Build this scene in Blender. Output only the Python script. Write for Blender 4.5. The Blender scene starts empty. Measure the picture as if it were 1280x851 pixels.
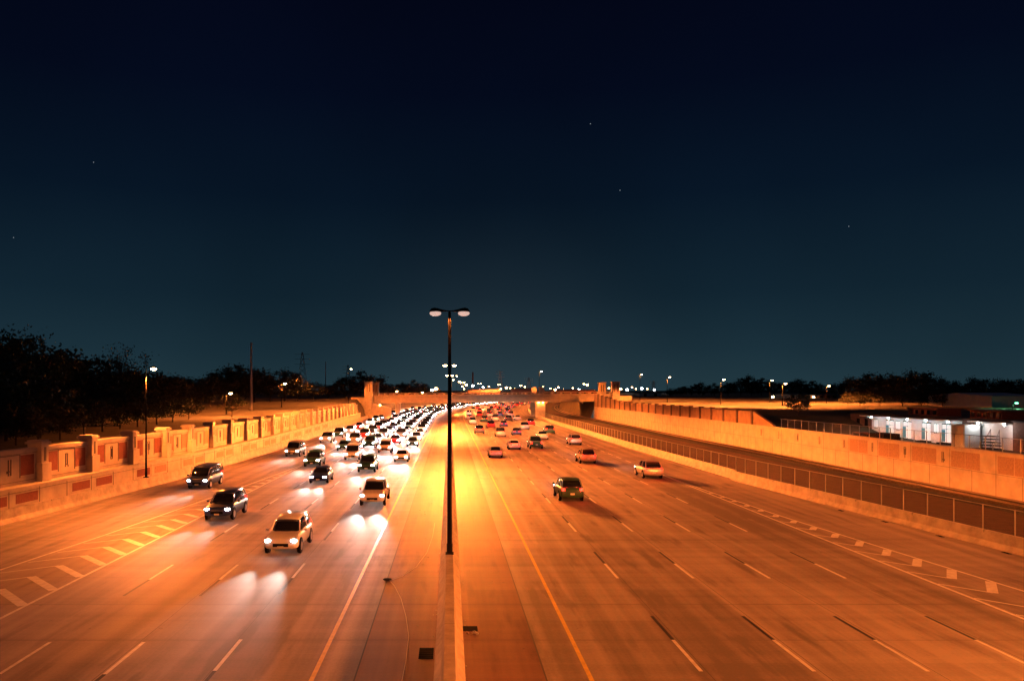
import bpy, bmesh, math, random
from mathutils import Vector, Matrix
R = math.radians
scene = bpy.context.scene
C = scene.collection
random.seed(7)

# ---------------------------------------------------------------- camera
H = 9.0; F = 955.0; HX, HY = 562.0, 488.0
cam = bpy.data.objects.new('camera', bpy.data.cameras.new('camera')); C.objects.link(cam)
cam.location = (0, 0, H); cam.rotation_euler = (R(90), 0, 0)
cam.data.sensor_width = 36; cam.data.lens = 36*F/1280
cam.data.shift_x = (640-HX)/1280; cam.data.shift_y = (HY-425.5)/1280
cam.data.clip_start = .1; cam.data.clip_end = 20000
scene.camera = cam

# ---------------------------------------------------------------- night sky
world = bpy.data.worlds.new('World'); scene.world = world; world.use_nodes = True
nt = world.node_tree; nt.nodes.clear()
wo = nt.nodes.new('ShaderNodeOutputWorld'); bg = nt.nodes.new('ShaderNodeBackground')
sky = nt.nodes.new('ShaderNodeTexSky'); sky.sky_type = 'NISHITA'; sky.sun_disc = False
sky.sun_elevation = R(-4); sky.sun_rotation = R(0); sky.air_density = 1; sky.dust_density = 1
geo = nt.nodes.new('ShaderNodeTexCoord'); sep = nt.nodes.new('ShaderNodeSeparateXYZ')
ramp = nt.nodes.new('ShaderNodeValToRGB')
el = ramp.color_ramp.elements
el[0].position = 0.0; el[0].color = (.018, .044, .058, 1)
el[1].position = .52; el[1].color = (.0009, .0015, .0075, 1)
for p, c in ((.05, (.0115, .032, .047)), (.12, (.0062, .0195, .033)), (.24, (.0024, .0082, .0195)), (.36, (.0012, .0034, .0125))):
    e = el.new(p); e.color = (*c, 1)
mul = nt.nodes.new('ShaderNodeMix'); mul.data_type = 'RGBA'; mul.blend_type = 'ADD'; mul.inputs[0].default_value = 1
sc = nt.nodes.new('ShaderNodeVectorMath'); sc.operation = 'SCALE'; sc.inputs['Scale'].default_value = .0005
bg.inputs[1].default_value = 1.0
nt.links.new(geo.outputs['Generated'], sep.inputs[0]); nt.links.new(sep.outputs['Z'], ramp.inputs[0])
nt.links.new(sky.outputs[0], sc.inputs[0])
nt.links.new(ramp.outputs[0], mul.inputs[6]); nt.links.new(sc.outputs[0], mul.inputs[7])
dp = nt.nodes.new('ShaderNodeVectorMath'); dp.operation = 'DOT_PRODUCT'; dp.inputs[1].default_value = Vector((.06, 1, -.02)).normalized()
nt.links.new(geo.outputs['Generated'], dp.inputs[0])
mr_ = nt.nodes.new('ShaderNodeMapRange'); mr_.inputs[1].default_value = .93; mr_.inputs[2].default_value = 1.0; mr_.inputs[3].default_value = 0; mr_.inputs[4].default_value = 1
nt.links.new(dp.outputs['Value'], mr_.inputs[0])
pw_ = nt.nodes.new('ShaderNodeMath'); pw_.operation = 'POWER'; pw_.inputs[1].default_value = 5; nt.links.new(mr_.outputs[0], pw_.inputs[0])
gl = nt.nodes.new('ShaderNodeVectorMath'); gl.operation = 'SCALE'; gl.inputs[0].default_value = (.012, .014, .015); nt.links.new(pw_.outputs[0], gl.inputs['Scale'])
ns = nt.nodes.new('ShaderNodeTexNoise'); ns.inputs['Scale'].default_value = 2.2; ns.inputs['Detail'].default_value = 3; nt.links.new(geo.outputs['Generated'], ns.inputs['Vector'])
nr = nt.nodes.new('ShaderNodeMapRange'); nr.inputs[1].default_value = .3; nr.inputs[2].default_value = .7; nr.inputs[3].default_value = .74; nr.inputs[4].default_value = 1.05; nt.links.new(ns.outputs[0], nr.inputs[0])
ad = nt.nodes.new('ShaderNodeVectorMath'); ad.operation = 'ADD'; nt.links.new(mul.outputs[2], ad.inputs[0]); nt.links.new(gl.outputs[0], ad.inputs[1])
fs_ = nt.nodes.new('ShaderNodeVectorMath'); fs_.operation = 'SCALE'; nt.links.new(ad.outputs[0], fs_.inputs[0]); nt.links.new(nr.outputs[0], fs_.inputs['Scale'])
nt.links.new(fs_.outputs[0], bg.inputs[0]); nt.links.new(bg.outputs[0], wo.inputs[0])
fill_sun = bpy.data.objects.new('moonlight', bpy.data.lights.new('moonlight', 'SUN')); C.objects.link(fill_sun)  # faint sun lamp added as night fill, no moon in view
fill_sun.data.energy = .01; fill_sun.data.angle = R(.5); fill_sun.data.color = (.7, .8, 1); fill_sun.rotation_euler = (R(50), 0, R(140))
vs = scene.view_settings; vs.view_transform = 'Standard'; vs.look = 'None'; vs.exposure = 0; vs.gamma = 1
vs.use_curve_mapping = False
scene.cycles.max_bounces = 5; scene.cycles.diffuse_bounces = 3; scene.cycles.glossy_bounces = 2
scene.cycles.sample_clamp_indirect = 3

SODIUM = (1.0, .212, .030)
LAMP_W = 33000.0      # one road lamp head
BEAM_W = 4500.0       # one headlight

# ---------------------------------------------------------------- helpers
def xc(y):
    if y < 235: return 0.0
    if y < 900: return (y-235)**2/2300
    return 665**2/2300 + (y-900)*665/1150
def interp(pts, y):
    if y <= pts[0][0]: return pts[0][1]
    for (a, va), (b, vb) in zip(pts, pts[1:]):
        if y <= b: return va+(vb-va)*(y-a)/(b-a)
    return pts[-1][1]
LP = [(5, -35.5), (30, -32.2), (51, -29.9), (78, -27.3), (118, -25.7), (165, -25.8), (250, -26.5)]
RP = [(5, 34.8), (25, 32.9), (41.5, 31.2), (77, 28.3), (119, 27.4), (217, 27.4), (260, 28.5), (330, 29.5)]
fL = lambda y: xc(y)+interp(LP, y)
fR = lambda y: xc(y)+interp(RP, y)
fC = lambda y: xc(y)
fW = lambda y: xc(y)+46.5
def at(x, y, Y):                      # point seen at photo pixel (x, y) at depth Y
    return Vector(((x-HX)*Y/F, Y, H-(y-HY)*Y/F))

def new_mat(name, base, rough=.7, noise=0, nscale=4, c2=None, bump=0, metal=0, emit=None, estr=0, spec=.5):
    m = bpy.data.materials.new(name); m.use_nodes = True
    n = m.node_tree.nodes; l = m.node_tree.links; p = n['Principled BSDF']
    p.inputs['Base Color'].default_value = (*base, 1); p.inputs['Roughness'].default_value = rough
    p.inputs['Metallic'].default_value = metal; p.inputs['Specular IOR Level'].default_value = spec
    if noise or c2:
        tc = n.new('ShaderNodeTexCoord')
        a = n.new('ShaderNodeTexNoise'); a.inputs['Scale'].default_value = nscale; a.inputs['Detail'].default_value = 6
        a.inputs['Roughness'].default_value = .62
        r = n.new('ShaderNodeValToRGB'); r.color_ramp.elements[0].position = .32; r.color_ramp.elements[1].position = .7
        k = c2 or tuple(max(0, b*(1-noise)) for b in base)
        r.color_ramp.elements[0].color = (*k, 1); r.color_ramp.elements[1].color = (*base, 1)
        l.new(tc.outputs['Object'], a.inputs['Vector']); l.new(a.outputs[0], r.inputs[0]); l.new(r.outputs[0], p.inputs['Base Color'])
        if bump:
            b = n.new('ShaderNodeBump'); b.inputs['Strength'].default_value = bump; b.inputs['Distance'].default_value = .05
            l.new(a.outputs[0], b.inputs['Height']); l.new(b.outputs[0], p.inputs['Normal'])
    if emit:
        p.inputs['Emission Color'].default_value = (*emit, 1); p.inputs['Emission Strength'].default_value = estr
    return m

def road_mat(name, light, dark, wear=.5):
    m = bpy.data.materials.new(name); m.use_nodes = True
    n = m.node_tree.nodes; l = m.node_tree.links; p = n['Principled BSDF']
    uv = n.new('ShaderNodeUVMap'); uv.uv_map = 'road'
    def noise(scale, vec_scale, det=5):
        mp = n.new('ShaderNodeMapping'); mp.inputs['Scale'].default_value = vec_scale
        t = n.new('ShaderNodeTexNoise'); t.inputs['Scale'].default_value = scale; t.inputs['Detail'].default_value = det
        l.new(uv.outputs[0], mp.inputs[0]); l.new(mp.outputs[0], t.inputs[0]); return t.outputs[0]
    def mth(op, a, b=None, clamp=False):
        q = n.new('ShaderNodeMath'); q.operation = op; q.use_clamp = clamp
        for i, v in enumerate((a, b)):
            if v is None: continue
            if isinstance(v, (int, float)): q.inputs[i].default_value = v
            else: l.new(v, q.inputs[i])
        return q.outputs[0]
    sepn = n.new('ShaderNodeSeparateXYZ'); l.new(uv.outputs[0], sepn.inputs[0])
    streak = noise(1.0, (1.6, .02, 1)); cross = noise(1.0, (.03, 1.1, 1)); blot = noise(.12, (1, .5, 1)); grain = noise(9, (1, 1, 1), 8)
    # wheel tracks: two dark bands a lane
    tr = mth('MULTIPLY', mth('ADD', mth('SINE', mth('MULTIPLY', sepn.outputs[0], 2*math.pi*2/3.55)), 1), .5)
    f = mth('ADD', mth('MULTIPLY', streak, .55), mth('MULTIPLY', cross, .30))
    f = mth('ADD', f, mth('MULTIPLY', blot, .45)); f = mth('ADD', f, mth('MULTIPLY', grain, .25))
    f = mth('SUBTRACT', f, mth('MULTIPLY', tr, .20*wear))
    # transverse slab joints every 4.6 m
    jm = mth('ABSOLUTE', mth('SUBTRACT', mth('FRACT', mth('DIVIDE', sepn.outputs[1], 4.6)), .5))
    j = mth('GREATER_THAN', jm, .493)
    f = mth('SUBTRACT', f, mth('MULTIPLY', j, .22))
    wn = n.new('ShaderNodeTexWhiteNoise'); wn.noise_dimensions = '2D'; cb = n.new('ShaderNodeCombineXYZ')
    l.new(mth('FLOOR', mth('DIVIDE', mth('SUBTRACT', sepn.outputs[0], 4.42), 3.65)), cb.inputs[0]); l.new(mth('FLOOR', mth('ADD', mth('DIVIDE', sepn.outputs[1], 4.6), .5)), cb.inputs[1])
    l.new(cb.outputs[0], wn.inputs['Vector']); f = mth('ADD', f, mth('MULTIPLY', mth('SUBTRACT', wn.outputs[0], .5), .09))
    wl = n.new('ShaderNodeTexWhiteNoise'); wl.noise_dimensions = '1D'; l.new(mth('FLOOR', mth('DIVIDE', mth('SUBTRACT', sepn.outputs[0], 4.42), 3.65)), wl.inputs['W'])
    f = mth('ADD', f, mth('MULTIPLY', mth('SUBTRACT', wl.outputs[0], .5), .14))
    stn = noise(1.0, (1.1, .16, 1), 6); f = mth('SUBTRACT', f, mth('MULTIPLY', mth('MAXIMUM', mth('SUBTRACT', stn, .56), 0), 1.5))
    spk = noise(2.6, (1, .7, 1), 3); f = mth('SUBTRACT', f, mth('MULTIPLY', mth('GREATER_THAN', spk, .73), .16))
    r = n.new('ShaderNodeValToRGB'); r.color_ramp.elements[0].position = .52; r.color_ramp.elements[1].position = .90
    r.color_ramp.elements[0].color = (*dark, 1); r.color_ramp.elements[1].color = (*light, 1)
    l.new(f, r.inputs[0]); l.new(r.outputs[0], p.inputs['Base Color'])
    rr = mth('ADD', mth('MULTIPLY', grain, .25), .55); l.new(rr, p.inputs['Roughness'])
    b = n.new('ShaderNodeBump'); b.inputs['Strength'].default_value = .25; b.inputs['Distance'].default_value = .01
    l.new(grain, b.inputs['Height']); l.new(b.outputs[0], p.inputs['Normal'])
    return m

def chain_mat(name, col):
    m = bpy.data.materials.new(name); m.use_nodes = True
    n = m.node_tree.nodes; l = m.node_tree.links; p = n['Principled BSDF']
    p.inputs['Base Color'].default_value = (*col, 1); p.inputs['Metallic'].default_value = .6; p.inputs['Roughness'].default_value = .5
    uv = n.new('ShaderNodeUVMap'); uv.uv_map = 'road'; s = n.new('ShaderNodeSeparateXYZ'); l.new(uv.outputs[0], s.inputs[0])
    outs = []
    for op in ('ADD', 'SUBTRACT'):
        a = n.new('ShaderNodeMath'); a.operation = op; l.new(s.outputs[0], a.inputs[0]); l.new(s.outputs[1], a.inputs[1])
        d = n.new('ShaderNodeMath'); d.operation = 'MULTIPLY'; d.inputs[1].default_value = 13; l.new(a.outputs[0], d.inputs[0])
        fr = n.new('ShaderNodeMath'); fr.operation = 'FRACT'; l.new(d.outputs[0], fr.inputs[0])
        g = n.new('ShaderNodeMath'); g.operation = 'LESS_THAN'; g.inputs[1].default_value = .045; l.new(fr.outputs[0], g.inputs[0]); outs.append(g)
    mx = n.new('ShaderNodeMath'); mx.operation = 'MAXIMUM'; l.new(outs[0].outputs[0], mx.inputs[0]); l.new(outs[1].outputs[0], mx.inputs[1])
    l.new(mx.outputs[0], p.inputs['Alpha'])
    return m

M = dict(
    road=road_mat('road_concrete', (.36, .30, .27), (.14, .115, .105)),
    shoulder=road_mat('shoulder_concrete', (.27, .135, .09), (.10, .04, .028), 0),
    paint_white=new_mat('white_paint', (.78, .76, .72), .5, .35, 3),
    paint_yellow=new_mat('yellow_paint', (.72, .50, .05), .5, .3, 3),
    paint_black=new_mat('black_contrast_paint', (.012, .012, .014), .6),
    joint=new_mat('joint_sealant', (.07, .055, .05), .7),
    concrete=new_mat('barrier_concrete', (.50, .43, .36), .8, .42, 1.3, bump=.15),
    wall=new_mat('cast_wall_concrete', (.52, .44, .36), .8, .3, .8, bump=.12),
    wall_dark=new_mat('groove_shadow_gap', (.10, .08, .07), .9),
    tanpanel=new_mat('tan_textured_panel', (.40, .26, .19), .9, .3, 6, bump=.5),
    darkpil=new_mat('weathered_post', (.13, .09, .07), .9, .4, 2),
    tanwall=new_mat('tan_wall_concrete', (.36, .23, .15), .85, .35, .8, bump=.1),
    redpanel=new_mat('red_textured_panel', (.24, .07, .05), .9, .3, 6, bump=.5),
    grass=new_mat('dry_grass', (.085, .066, .03), .95, .55, .35, bump=.8),
    dirt=new_mat('rail_dirt', (.085, .042, .03), .95, .5, 1.2, bump=.6),
    ballast=new_mat('dark_ballast', (.045, .04, .04), .95, .5, 8, bump=.8),
    steel=new_mat('galvanised_steel', (.35, .34, .33), .45, metal=.7),
    darksteel=new_mat('dark_bronze_paint', (.008, .0075, .0075), .8, spec=.15),
    rail=new_mat('rail_steel', (.20, .15, .12), .4, metal=.8),
    bark=new_mat('bark', (.07, .05, .035), .9, .4, 6),
    leaf=new_mat('leaf_green', (.055, .07, .025), .7, .5, 1.5),
    leafd=new_mat('leaf_dark_green', (.035, .045, .022), .7, .5, 1.5),
    brick=new_mat('dark_brick', (.16, .09, .07), .85, .4, 3),
    brickred=new_mat('red_brick', (.24, .08, .055), .85, .4, 3),
    whitewall=new_mat('white_painted_wall', (.74, .76, .76), .7, .15, 1.5),
    roofm=new_mat('tar_roof', (.05, .045, .045), .9),
    teal=new_mat('teal_door', (.08, .34, .48), .5),
    glassd=new_mat('dark_glass', (.012, .014, .018), .08, spec=.8),
    black=new_mat('black_plastic', (.006, .006, .007), .9, spec=.1),
    rubber=new_mat('rubber', (.018, .018, .018), .85),
    alu=new_mat('alloy_rim', (.45, .45, .46), .35, metal=.8),
    plate=new_mat('number_plate', (.6, .6, .58), .5),
    head=new_mat('headlight_lens', (.9, .9, .9), .2, emit=(1, .95, .90), estr=45),
    tail=new_mat('tail_light_lens', (.5, .02, .015), .25, emit=(1, .010, .006), estr=16),
    tailoff=new_mat('unlit_red_lens', (.3, .02, .015), .25),
    headoff=new_mat('unlit_clear_lens', (.6, .6, .6), .15),
    sod=new_mat('sodium_lens', (.9, .8, .6), .3, emit=(1, .66, .30), estr=60),
    sodfar=new_mat('far_sodium_lens', (.9, .8, .6), .3, emit=(1, .55, .22), estr=40),
    sodlow=new_mat('dim_sodium_lens', (.8, .75, .7), .3, emit=(1, .66, .55), estr=.7),
    whitel=new_mat('white_lamp_lens', (.9, .9, .9), .3, emit=(.86, .95, 1), estr=40),
    pinkl=new_mat('pink_lamp_lens', (.9, .7, .8), .3, emit=(1, .40, .52), estr=14),
    greenl=new_mat('green_lamp_lens', (.5, .9, .6), .3, emit=(.12, 1, .35), estr=20),
    lit=new_mat('lit_window', (.8, .9, .9), .4, emit=(.80, .97, 1), estr=.45),
    star=new_mat('star', (1, 1, 1), .5, emit=(.8, .9, 1), estr=.35),
    cable=new_mat('pale_cable', (.55, .42, .33), .7),
    rust=new_mat('rust_painted_steel', (.30, .09, .04), .7, .4, 3),
    chain=chain_mat('chain_link', (.16, .13, .12)),
)
PAINTS = {'white': (.75, .75, .74), 'silver': (.42, .43, .44), 'black': (.015, .015, .017), 'grey': (.14, .145, .15),
          'red': (.35, .02, .015), 'dark blue': (.02, .04, .13), 'beige': (.42, .35, .25), 'dark green': (.02, .07, .04)}
for k, v in PAINTS.items():
    m = new_mat('car_paint_'+k.replace(' ', '_'), v, .28, metal=.25 if k in ('silver', 'grey') else 0)
    m.node_tree.nodes['Principled BSDF'].inputs['Coat Weight'].default_value = .6; M['car '+k] = m

def tag(o, label=None, cat=None, group=None, kind=None):
    if label: o['label'] = label
    if cat: o['category'] = cat
    if group: o['group'] = group
    if kind: o['kind'] = kind
    return o
def empty(name, loc=(0, 0, 0), rz=0, label=None, cat=None, group=None):
    o = bpy.data.objects.new(name, None); C.objects.link(o); o.location = loc; o.rotation_euler = (0, 0, rz)
    o.empty_display_size = .3
    return tag(o, label, cat, group)
class MB:
    def __init__(s): s.v = []; s.f = []; s.m = []; s.uv = []
    def add(s, vs, fs, mi=0, uvs=None):
        b = len(s.v); s.v += [tuple(v) for v in vs]; s.uv += (uvs or [(0, 0)]*len(vs))
        for f in fs: s.f.append(tuple(b+i for i in f)); s.m.append(mi)
        return s
    def box(s, x0, x1, y0, y1, z0, z1, mi=0):
        return s.hexa([(x0, y0, z0), (x1, y0, z0), (x1, y1, z0), (x0, y1, z0), (x0, y0, z1), (x1, y0, z1), (x1, y1, z1), (x0, y1, z1)], mi)
    def hexa(s, v, mi=0):
        return s.add(v, [(3, 2, 1, 0), (4, 5, 6, 7), (0, 1, 5, 4), (1, 2, 6, 5), (2, 3, 7, 6), (3, 0, 4, 7)], mi)
    def rbox(s, fn, o0, o1, y0, y1, z0, z1, mi=0, z1b=None):      # box that follows the road offset fn
        if z1b is None: z1b = z1
        a, b = fn(y0), fn(y1)
        return s.hexa([(a+o0, y0, z0), (a+o1, y0, z0), (b+o1, y1, z0), (b+o0, y1, z0), (a+o0, y0, z1), (a+o1, y0, z1), (b+o1, y1, z1b), (b+o0, y1, z1b)], mi)
    def strip(s, fn, prof, ys, closed=False, mi=0, caps=False):
        n = len(prof); vs = []; uvs = []
        for y in ys:
            x = fn(y)
            for o, z in prof: vs.append((x+o, y, z)); uvs.append((x-xc(y)+o, y))
        fs = []
        for i in range(len(ys)-1):
            for j in range(n if closed else n-1):
                k = (j+1) % n; fs.append((i*n+j, i*n+k, (i+1)*n+k, (i+1)*n+j))
        if caps: fs.append(tuple(range(n))[::-1]); fs.append(tuple((len(ys)-1)*n+j for j in range(n)))
        return s.add(vs, fs, mi, uvs)
    def tube(s, a, b, r0, r1=None, n=8, mi=0, cap=True):
        a = Vector(a); b = Vector(b); r1 = r0 if r1 is None else r1
        d = (b-a).normalized(); u = d.orthogonal().normalized(); w = d.cross(u)
        vs = [a+r0*(math.cos(t)*u+math.sin(t)*w) for t in [2*math.pi*i/n for i in range(n)]]
        vs += [b+r1*(math.cos(t)*u+math.sin(t)*w) for t in [2*math.pi*i/n for i in range(n)]]
        fs = [(i, (i+1) % n, n+(i+1) % n, n+i) for i in range(n)]
        if cap: fs += [tuple(range(n))[::-1], tuple(range(n, 2*n))]
        return s.add(vs, fs, mi)
    def ball(s, c, rx, ry, rz, n=10, k=6, mi=0):
        vs = []
        for i in range(k+1):
            t = math.pi*i/k
            for j in range(n):
                a = 2*math.pi*j/n
                vs.append((c[0]+rx*math.sin(t)*math.cos(a), c[1]+ry*math.sin(t)*math.sin(a), c[2]+rz*math.cos(t)))
        fs = [(i*n+j, (i+1)*n+j, (i+1)*n+(j+1) % n, i*n+(j+1) % n) for i in range(k) for j in range(n)]
        return s.add(vs, fs, mi)
    def build(s, name, mats, parent=None, smooth=False, bevel=0, subd=0):
        me = bpy.data.meshes.new(name); me.from_pydata(s.v, [], s.f); me.update()
        if not isinstance(mats, (list, tuple)): mats = [mats]
        for m in mats: me.materials.append(m)
        for p, mi in zip(me.polygons, s.m): p.material_index = mi; p.use_smooth = smooth
        if any(u != (0, 0) for u in s.uv):
            l = me.uv_layers.new(name='road')
            for lp in me.loops: l.data[lp.index].uv = s.uv[lp.vertex_index]
        o = bpy.data.objects.new(name, me); C.objects.link(o)
        if parent: o.parent = parent
        if bevel:
            b = o.modifiers.new('b', 'BEVEL'); b.width = bevel; b.segments = 2; b.limit_method = 'ANGLE'
        if subd:
            b = o.modifiers.new('s', 'SUBSURF'); b.levels = subd; b.render_levels = subd
        return o
def children(o): return [c for c in kids.get(o.name, [])]
kids = {}
def index_kids():
    kids.clear()
    for o in bpy.data.objects:
        if o.parent: kids.setdefault(o.parent.name, []).append(o)
def copy_tree(o, parent=None, swap=None):
    c = o.copy(); C.objects.link(c)
    if parent: c.parent = parent
    if swap and o.get('painted'):
        c.material_slots[0].link = 'OBJECT'; c.material_slots[0].material = swap
    for ch in kids.get(o.name, []): copy_tree(ch, c, swap)
    return c
def lamp_light(kind, name, loc, energy, color, parent=None, size=160, blend=.6, radius=.15, rot=(0, 0, 0), bat=0):
    d = bpy.data.lights.new(name, kind); d.energy = energy; d.color = color
    if kind == 'SPOT': d.spot_size = R(size); d.spot_blend = blend
    d.shadow_soft_size = radius
    if bat:            # road luminaire: throws more light sideways than straight down
        d.use_nodes = True; n = d.node_tree.nodes; l = d.node_tree.links; em = n['Emission']
        tc = n.new('ShaderNodeTexCoord'); sp = n.new('ShaderNodeSeparateXYZ'); l.new(tc.outputs['Normal'], sp.inputs[0])
        ab = n.new('ShaderNodeMath'); ab.operation = 'ABSOLUTE'; l.new(sp.outputs[2], ab.inputs[0])
        mx = n.new('ShaderNodeMath'); mx.operation = 'MAXIMUM'; mx.inputs[1].default_value = .15; l.new(ab.outputs[0], mx.inputs[0])
        pw = n.new('ShaderNodeMath'); pw.operation = 'POWER'; pw.inputs[1].default_value = -bat; l.new(mx.outputs[0], pw.inputs[0])
        l.new(pw.outputs[0], em.inputs['Strength'])
    o = bpy.data.objects.new(name, d); C.objects.link(o); o.location = loc; o.rotation_euler = rot
    if parent: o.parent = parent
    return o
def rng(a, b, st):
    out = []; y = a
    while y < b-1e-6: out.append(y); y += st
    return out+[b]

# ---------------------------------------------------------------- ground, road
YS = rng(4, 240, 8)+rng(250, 900, 13)+rng(930, 1500, 40)
fz = lambda y: 0.0
ROADL = MB()
# the carriageways: left barrier toe to right barrier toe, one sheet with the two shoulder sheets above it
v = MB(); 
n = 12
vs = []; uvs = []; fs = []
for i, y in enumerate(YS):
    a, b = fL(y)-.3, fR(y)+.3
    for j in range(n+1):
        x = a+(b-a)*j/n; vs.append((x, y, 0)); uvs.append((x-xc(y), y))
for i in range(len(YS)-1):
    for j in range(n): k = i*(n+1)+j; fs.append((k, k+1, k+n+2, k+n+1))
v.add(vs, fs, 0, uvs)
road = tag(v.build('road', M['road']), kind='structure')
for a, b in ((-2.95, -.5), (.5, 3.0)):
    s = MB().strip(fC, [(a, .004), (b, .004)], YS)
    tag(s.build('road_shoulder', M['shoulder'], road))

def line(mb, off, w, y0, y1, st=6, z=.010):
    f = off if callable(off) else (lambda y: xc(y)+off)
    mb.strip(f, [(-w/2, z), (w/2, z)], rng(y0, y1, st))
wm, ym, bm_, jm = MB(), MB(), MB(), MB()
line(ym, 4.42, .15, 5, 900); line(ym, -4.3, .15, 5, 900)
RL = (8.07, 11.7, 15.35, 19.0); LL = (-7.55, -10.95, -14.3)
for k, o in enumerate(RL):
    y = 24.45-12.1
    while y < 620:
        line(wm, o, .13, y, y+3.1, z=.010); line(bm_, o, .13, y+3.1, y+6.0, z=.010); y += 12.15
for k, o in enumerate(LL):
    y = 24.9-12.15+(0 if k else .3)
    while y < 620:
        line(bm_, o, .13, y+8.6-12.15, y+8.6-12.15+2.9); line(wm, o, .13, y+8.6-12.15+2.9, y+8.6-12.15+6.0); y += 12.15
# gores: inner and outer solid lines with bent cross bars
GRo = lambda y: xc(y)+interp([(5, 29.0), (25, 26.9), (34, 25.8), (38.7, 25.3), (54.7, 23.75), (72, 22.95), (88, 22.65)], y)
GLo = lambda y: xc(y)+interp([(5, -26), (25, -24), (38, -22.6), (47.5, -21.5), (74.7, -19.1), (92, -17.9)], y)
line(wm, 22.65, .16, 5, 88); line(wm, GRo, .16, 5, 88, 3)
line(wm, -17.75, .16, 5, 92); line(wm, GLo, .16, 5, 92, 3)
line(wm, 22.75, .13, 160, 700); line(wm, -17.8, .13, 94, 700)
for i in range(12):                 # short dotted line past the nose of the right gore
    line(wm, 22.7, .15, 90+i*5.5, 93+i*5.5)
def quad(mb, a, b, w, z=.010):
    a = Vector((*a, z)); b = Vector((*b, z)); d = (b-a).normalized(); q = Vector((-d.y, d.x, 0))*w/2
    mb.add([a-q, b-q, b+q, a+q], [(0, 1, 2, 3)])
y = 26.4
while y < 76:
    o = GRo(y); i = 22.65
    if o-i > .5:
        kx = i+(o-i)*.52; quad(wm, (o-.1, y), (kx, y-1.9*(o-i)/2.8), .42); quad(wm, (kx, y-1.9*(o-i)/2.8), (i+.1, y-.4*(o-i)/2.8), .12)
    y += 2.4
y = 25.2
while y < 84:
    o = GLo(y); i = -17.75
    if i-o > .5:
        s_ = (i-o)/4.4; kx = i+(o-i)*.5; quad(wm, (kx, y), (i-.1, y-2.2*s_), .42); quad(wm, (o+.1, y-1.6*s_), (kx, y), .12)
    y += 2.35
for mb, m, nm in ((wm, 'paint_white', 'white_lane_lines'), (ym, 'paint_yellow', 'yellow_edge_lines'), (bm_, 'paint_black', 'black_contrast_lines')):
    mb.build(nm, M[m], road)
for o in (-2.97, 3.02): line(jm, o, .05, 5, 600, z=.014)
for o in (-7.5-.16, -11.1, 8.25, 11.9, 15.55, 19.2, 22.9): line(jm, o, .022, 5, 300, z=.008)
for y in (46, 61, 104, 150): jm.add([(3.1, y, .015), (28, y+.2, .015), (28, y+.26, .015), (3.1, y+.06, .015)], [(0, 1, 2, 3)])
jm.build('sealed_joints', M['joint'], road)

# terrain
def zr(x, y):
    t = min(1, max(0, (y-104)/22)); t = t*t*(3-2*t)
    z = 2.3+3.3*t
    if y > 300: z += min(1, (y-300)/300)*.8
    return z
def zl(x, y, o):
    t = min(1, max(0, (y-70)/140)); z = 4.3+1.5*t
    t2 = min(1, max(0, (-o-38)/60)); z += 1.0*t2*t
    if y > 300: z += min(1, (y-300)/300)*.6
    return z
def terrain(name, f0, offs, side, mat):
    ys = rng(0, 300, 10)+rng(320, 900, 20)+[1000, 1200, 1500, 2200, 3500, 6000]
    vs = []; fs = []
    for y in ys:
        for o in offs:
            x = f0(y)+o
            z = zr(x, y) if side > 0 else zl(x, y, fL(y)-xc(y)+o)
            if side < 0 and o > -2.9: z = min(z, 4.5)
            if abs(o) > 4: z += .12*math.sin(x*.3+y*.11)*math.cos(y*.17)
            vs.append((x, y, z))
    m = len(offs)
    for i in range(len(ys)-1):
        for j in range(m-1): fs.append((i*m+j, i*m+j+1, (i+1)*m+j+1, (i+1)*m+j))
    return tag(MB().add(vs, fs).build(name, mat), kind='structure')
RO = [.5, 3, 6, 10, 16, 25, 35, 50, 70, 100, 150, 250, 500, 1200, 3500]
terrain('right_grass_field', fW, RO, 1, M['grass'])
terrain('left_grass_field', fL, [-o for o in [2.58, 4.2, 5.4, 8, 12, 18, 26, 36, 50, 70, 100, 150, 250, 500, 1200, 3500]][::-1], -1, M['grass'])
s = MB().strip(lambda y: xc(y), [(-900, 5.6), (900, 5.6)], [1500, 2500, 6000]); tag(s.build('far_ground', M['grass']), kind='structure')
s = MB().strip(lambda y: xc(y), [(-300, 0), (-300, 5.7), (300, 5.7), (300, 0)], [1500, 1501]); tag(s.build('far_embankment', M['grass']), kind='structure')
YE = rng(246, 900, 14)+rng(930, 1500, 40)
tag(MB().strip(fW, [(-1.2, -.03), (.55, 5.0), (3, 6.3)], YE).build('right_embankment', M['grass']), kind='structure')
tag(MB().strip(fL, [(-.6, -.03), (-2.2, 3.6), (-4.2, 6.2)], [236]+YE).build('left_embankment', M['grass']), kind='structure')
# ground of the rail corridor between the road and the right wall
vs = []; fs = []
for i, y in enumerate(YS): vs += [(fR(y)+.25, y, -.02), (fW(y)-5.2, y, -.02), (fW(y)+.2, y, -.02)]
for i in range(len(YS)-1): k = i*3; fs += [(k, k+1, k+4, k+3), (k+1, k+2, k+5, k+4)]
tag(MB().add(vs, fs).build('rail_corridor_ground', M['dirt']), kind='structure')
s = MB().strip(fW, [(-5.1, -.02), (-4.6, .16), (-1.0, .16), (-.4, -.01)], YS); 
tr = s.build('track_bed', M['ballast']); tag(tr, kind='structure')
t = empty('railway_track', (43.7, 60, .16), label='dark railway track running along the foot of the right retaining wall', cat='railway track')
for o in (-3.55, -2.1):
    r_ = MB().strip(fW, [(o-.035, .30), (o-.035, .44), (o+.035, .44), (o+.035, .30)], YS, closed=True, caps=True).build('rail', M['rail'])
    r_.parent = t; r_.matrix_parent_inverse = Matrix.Translation((-43.7, -60, -.16))
sl = MB(); y = 30
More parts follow.
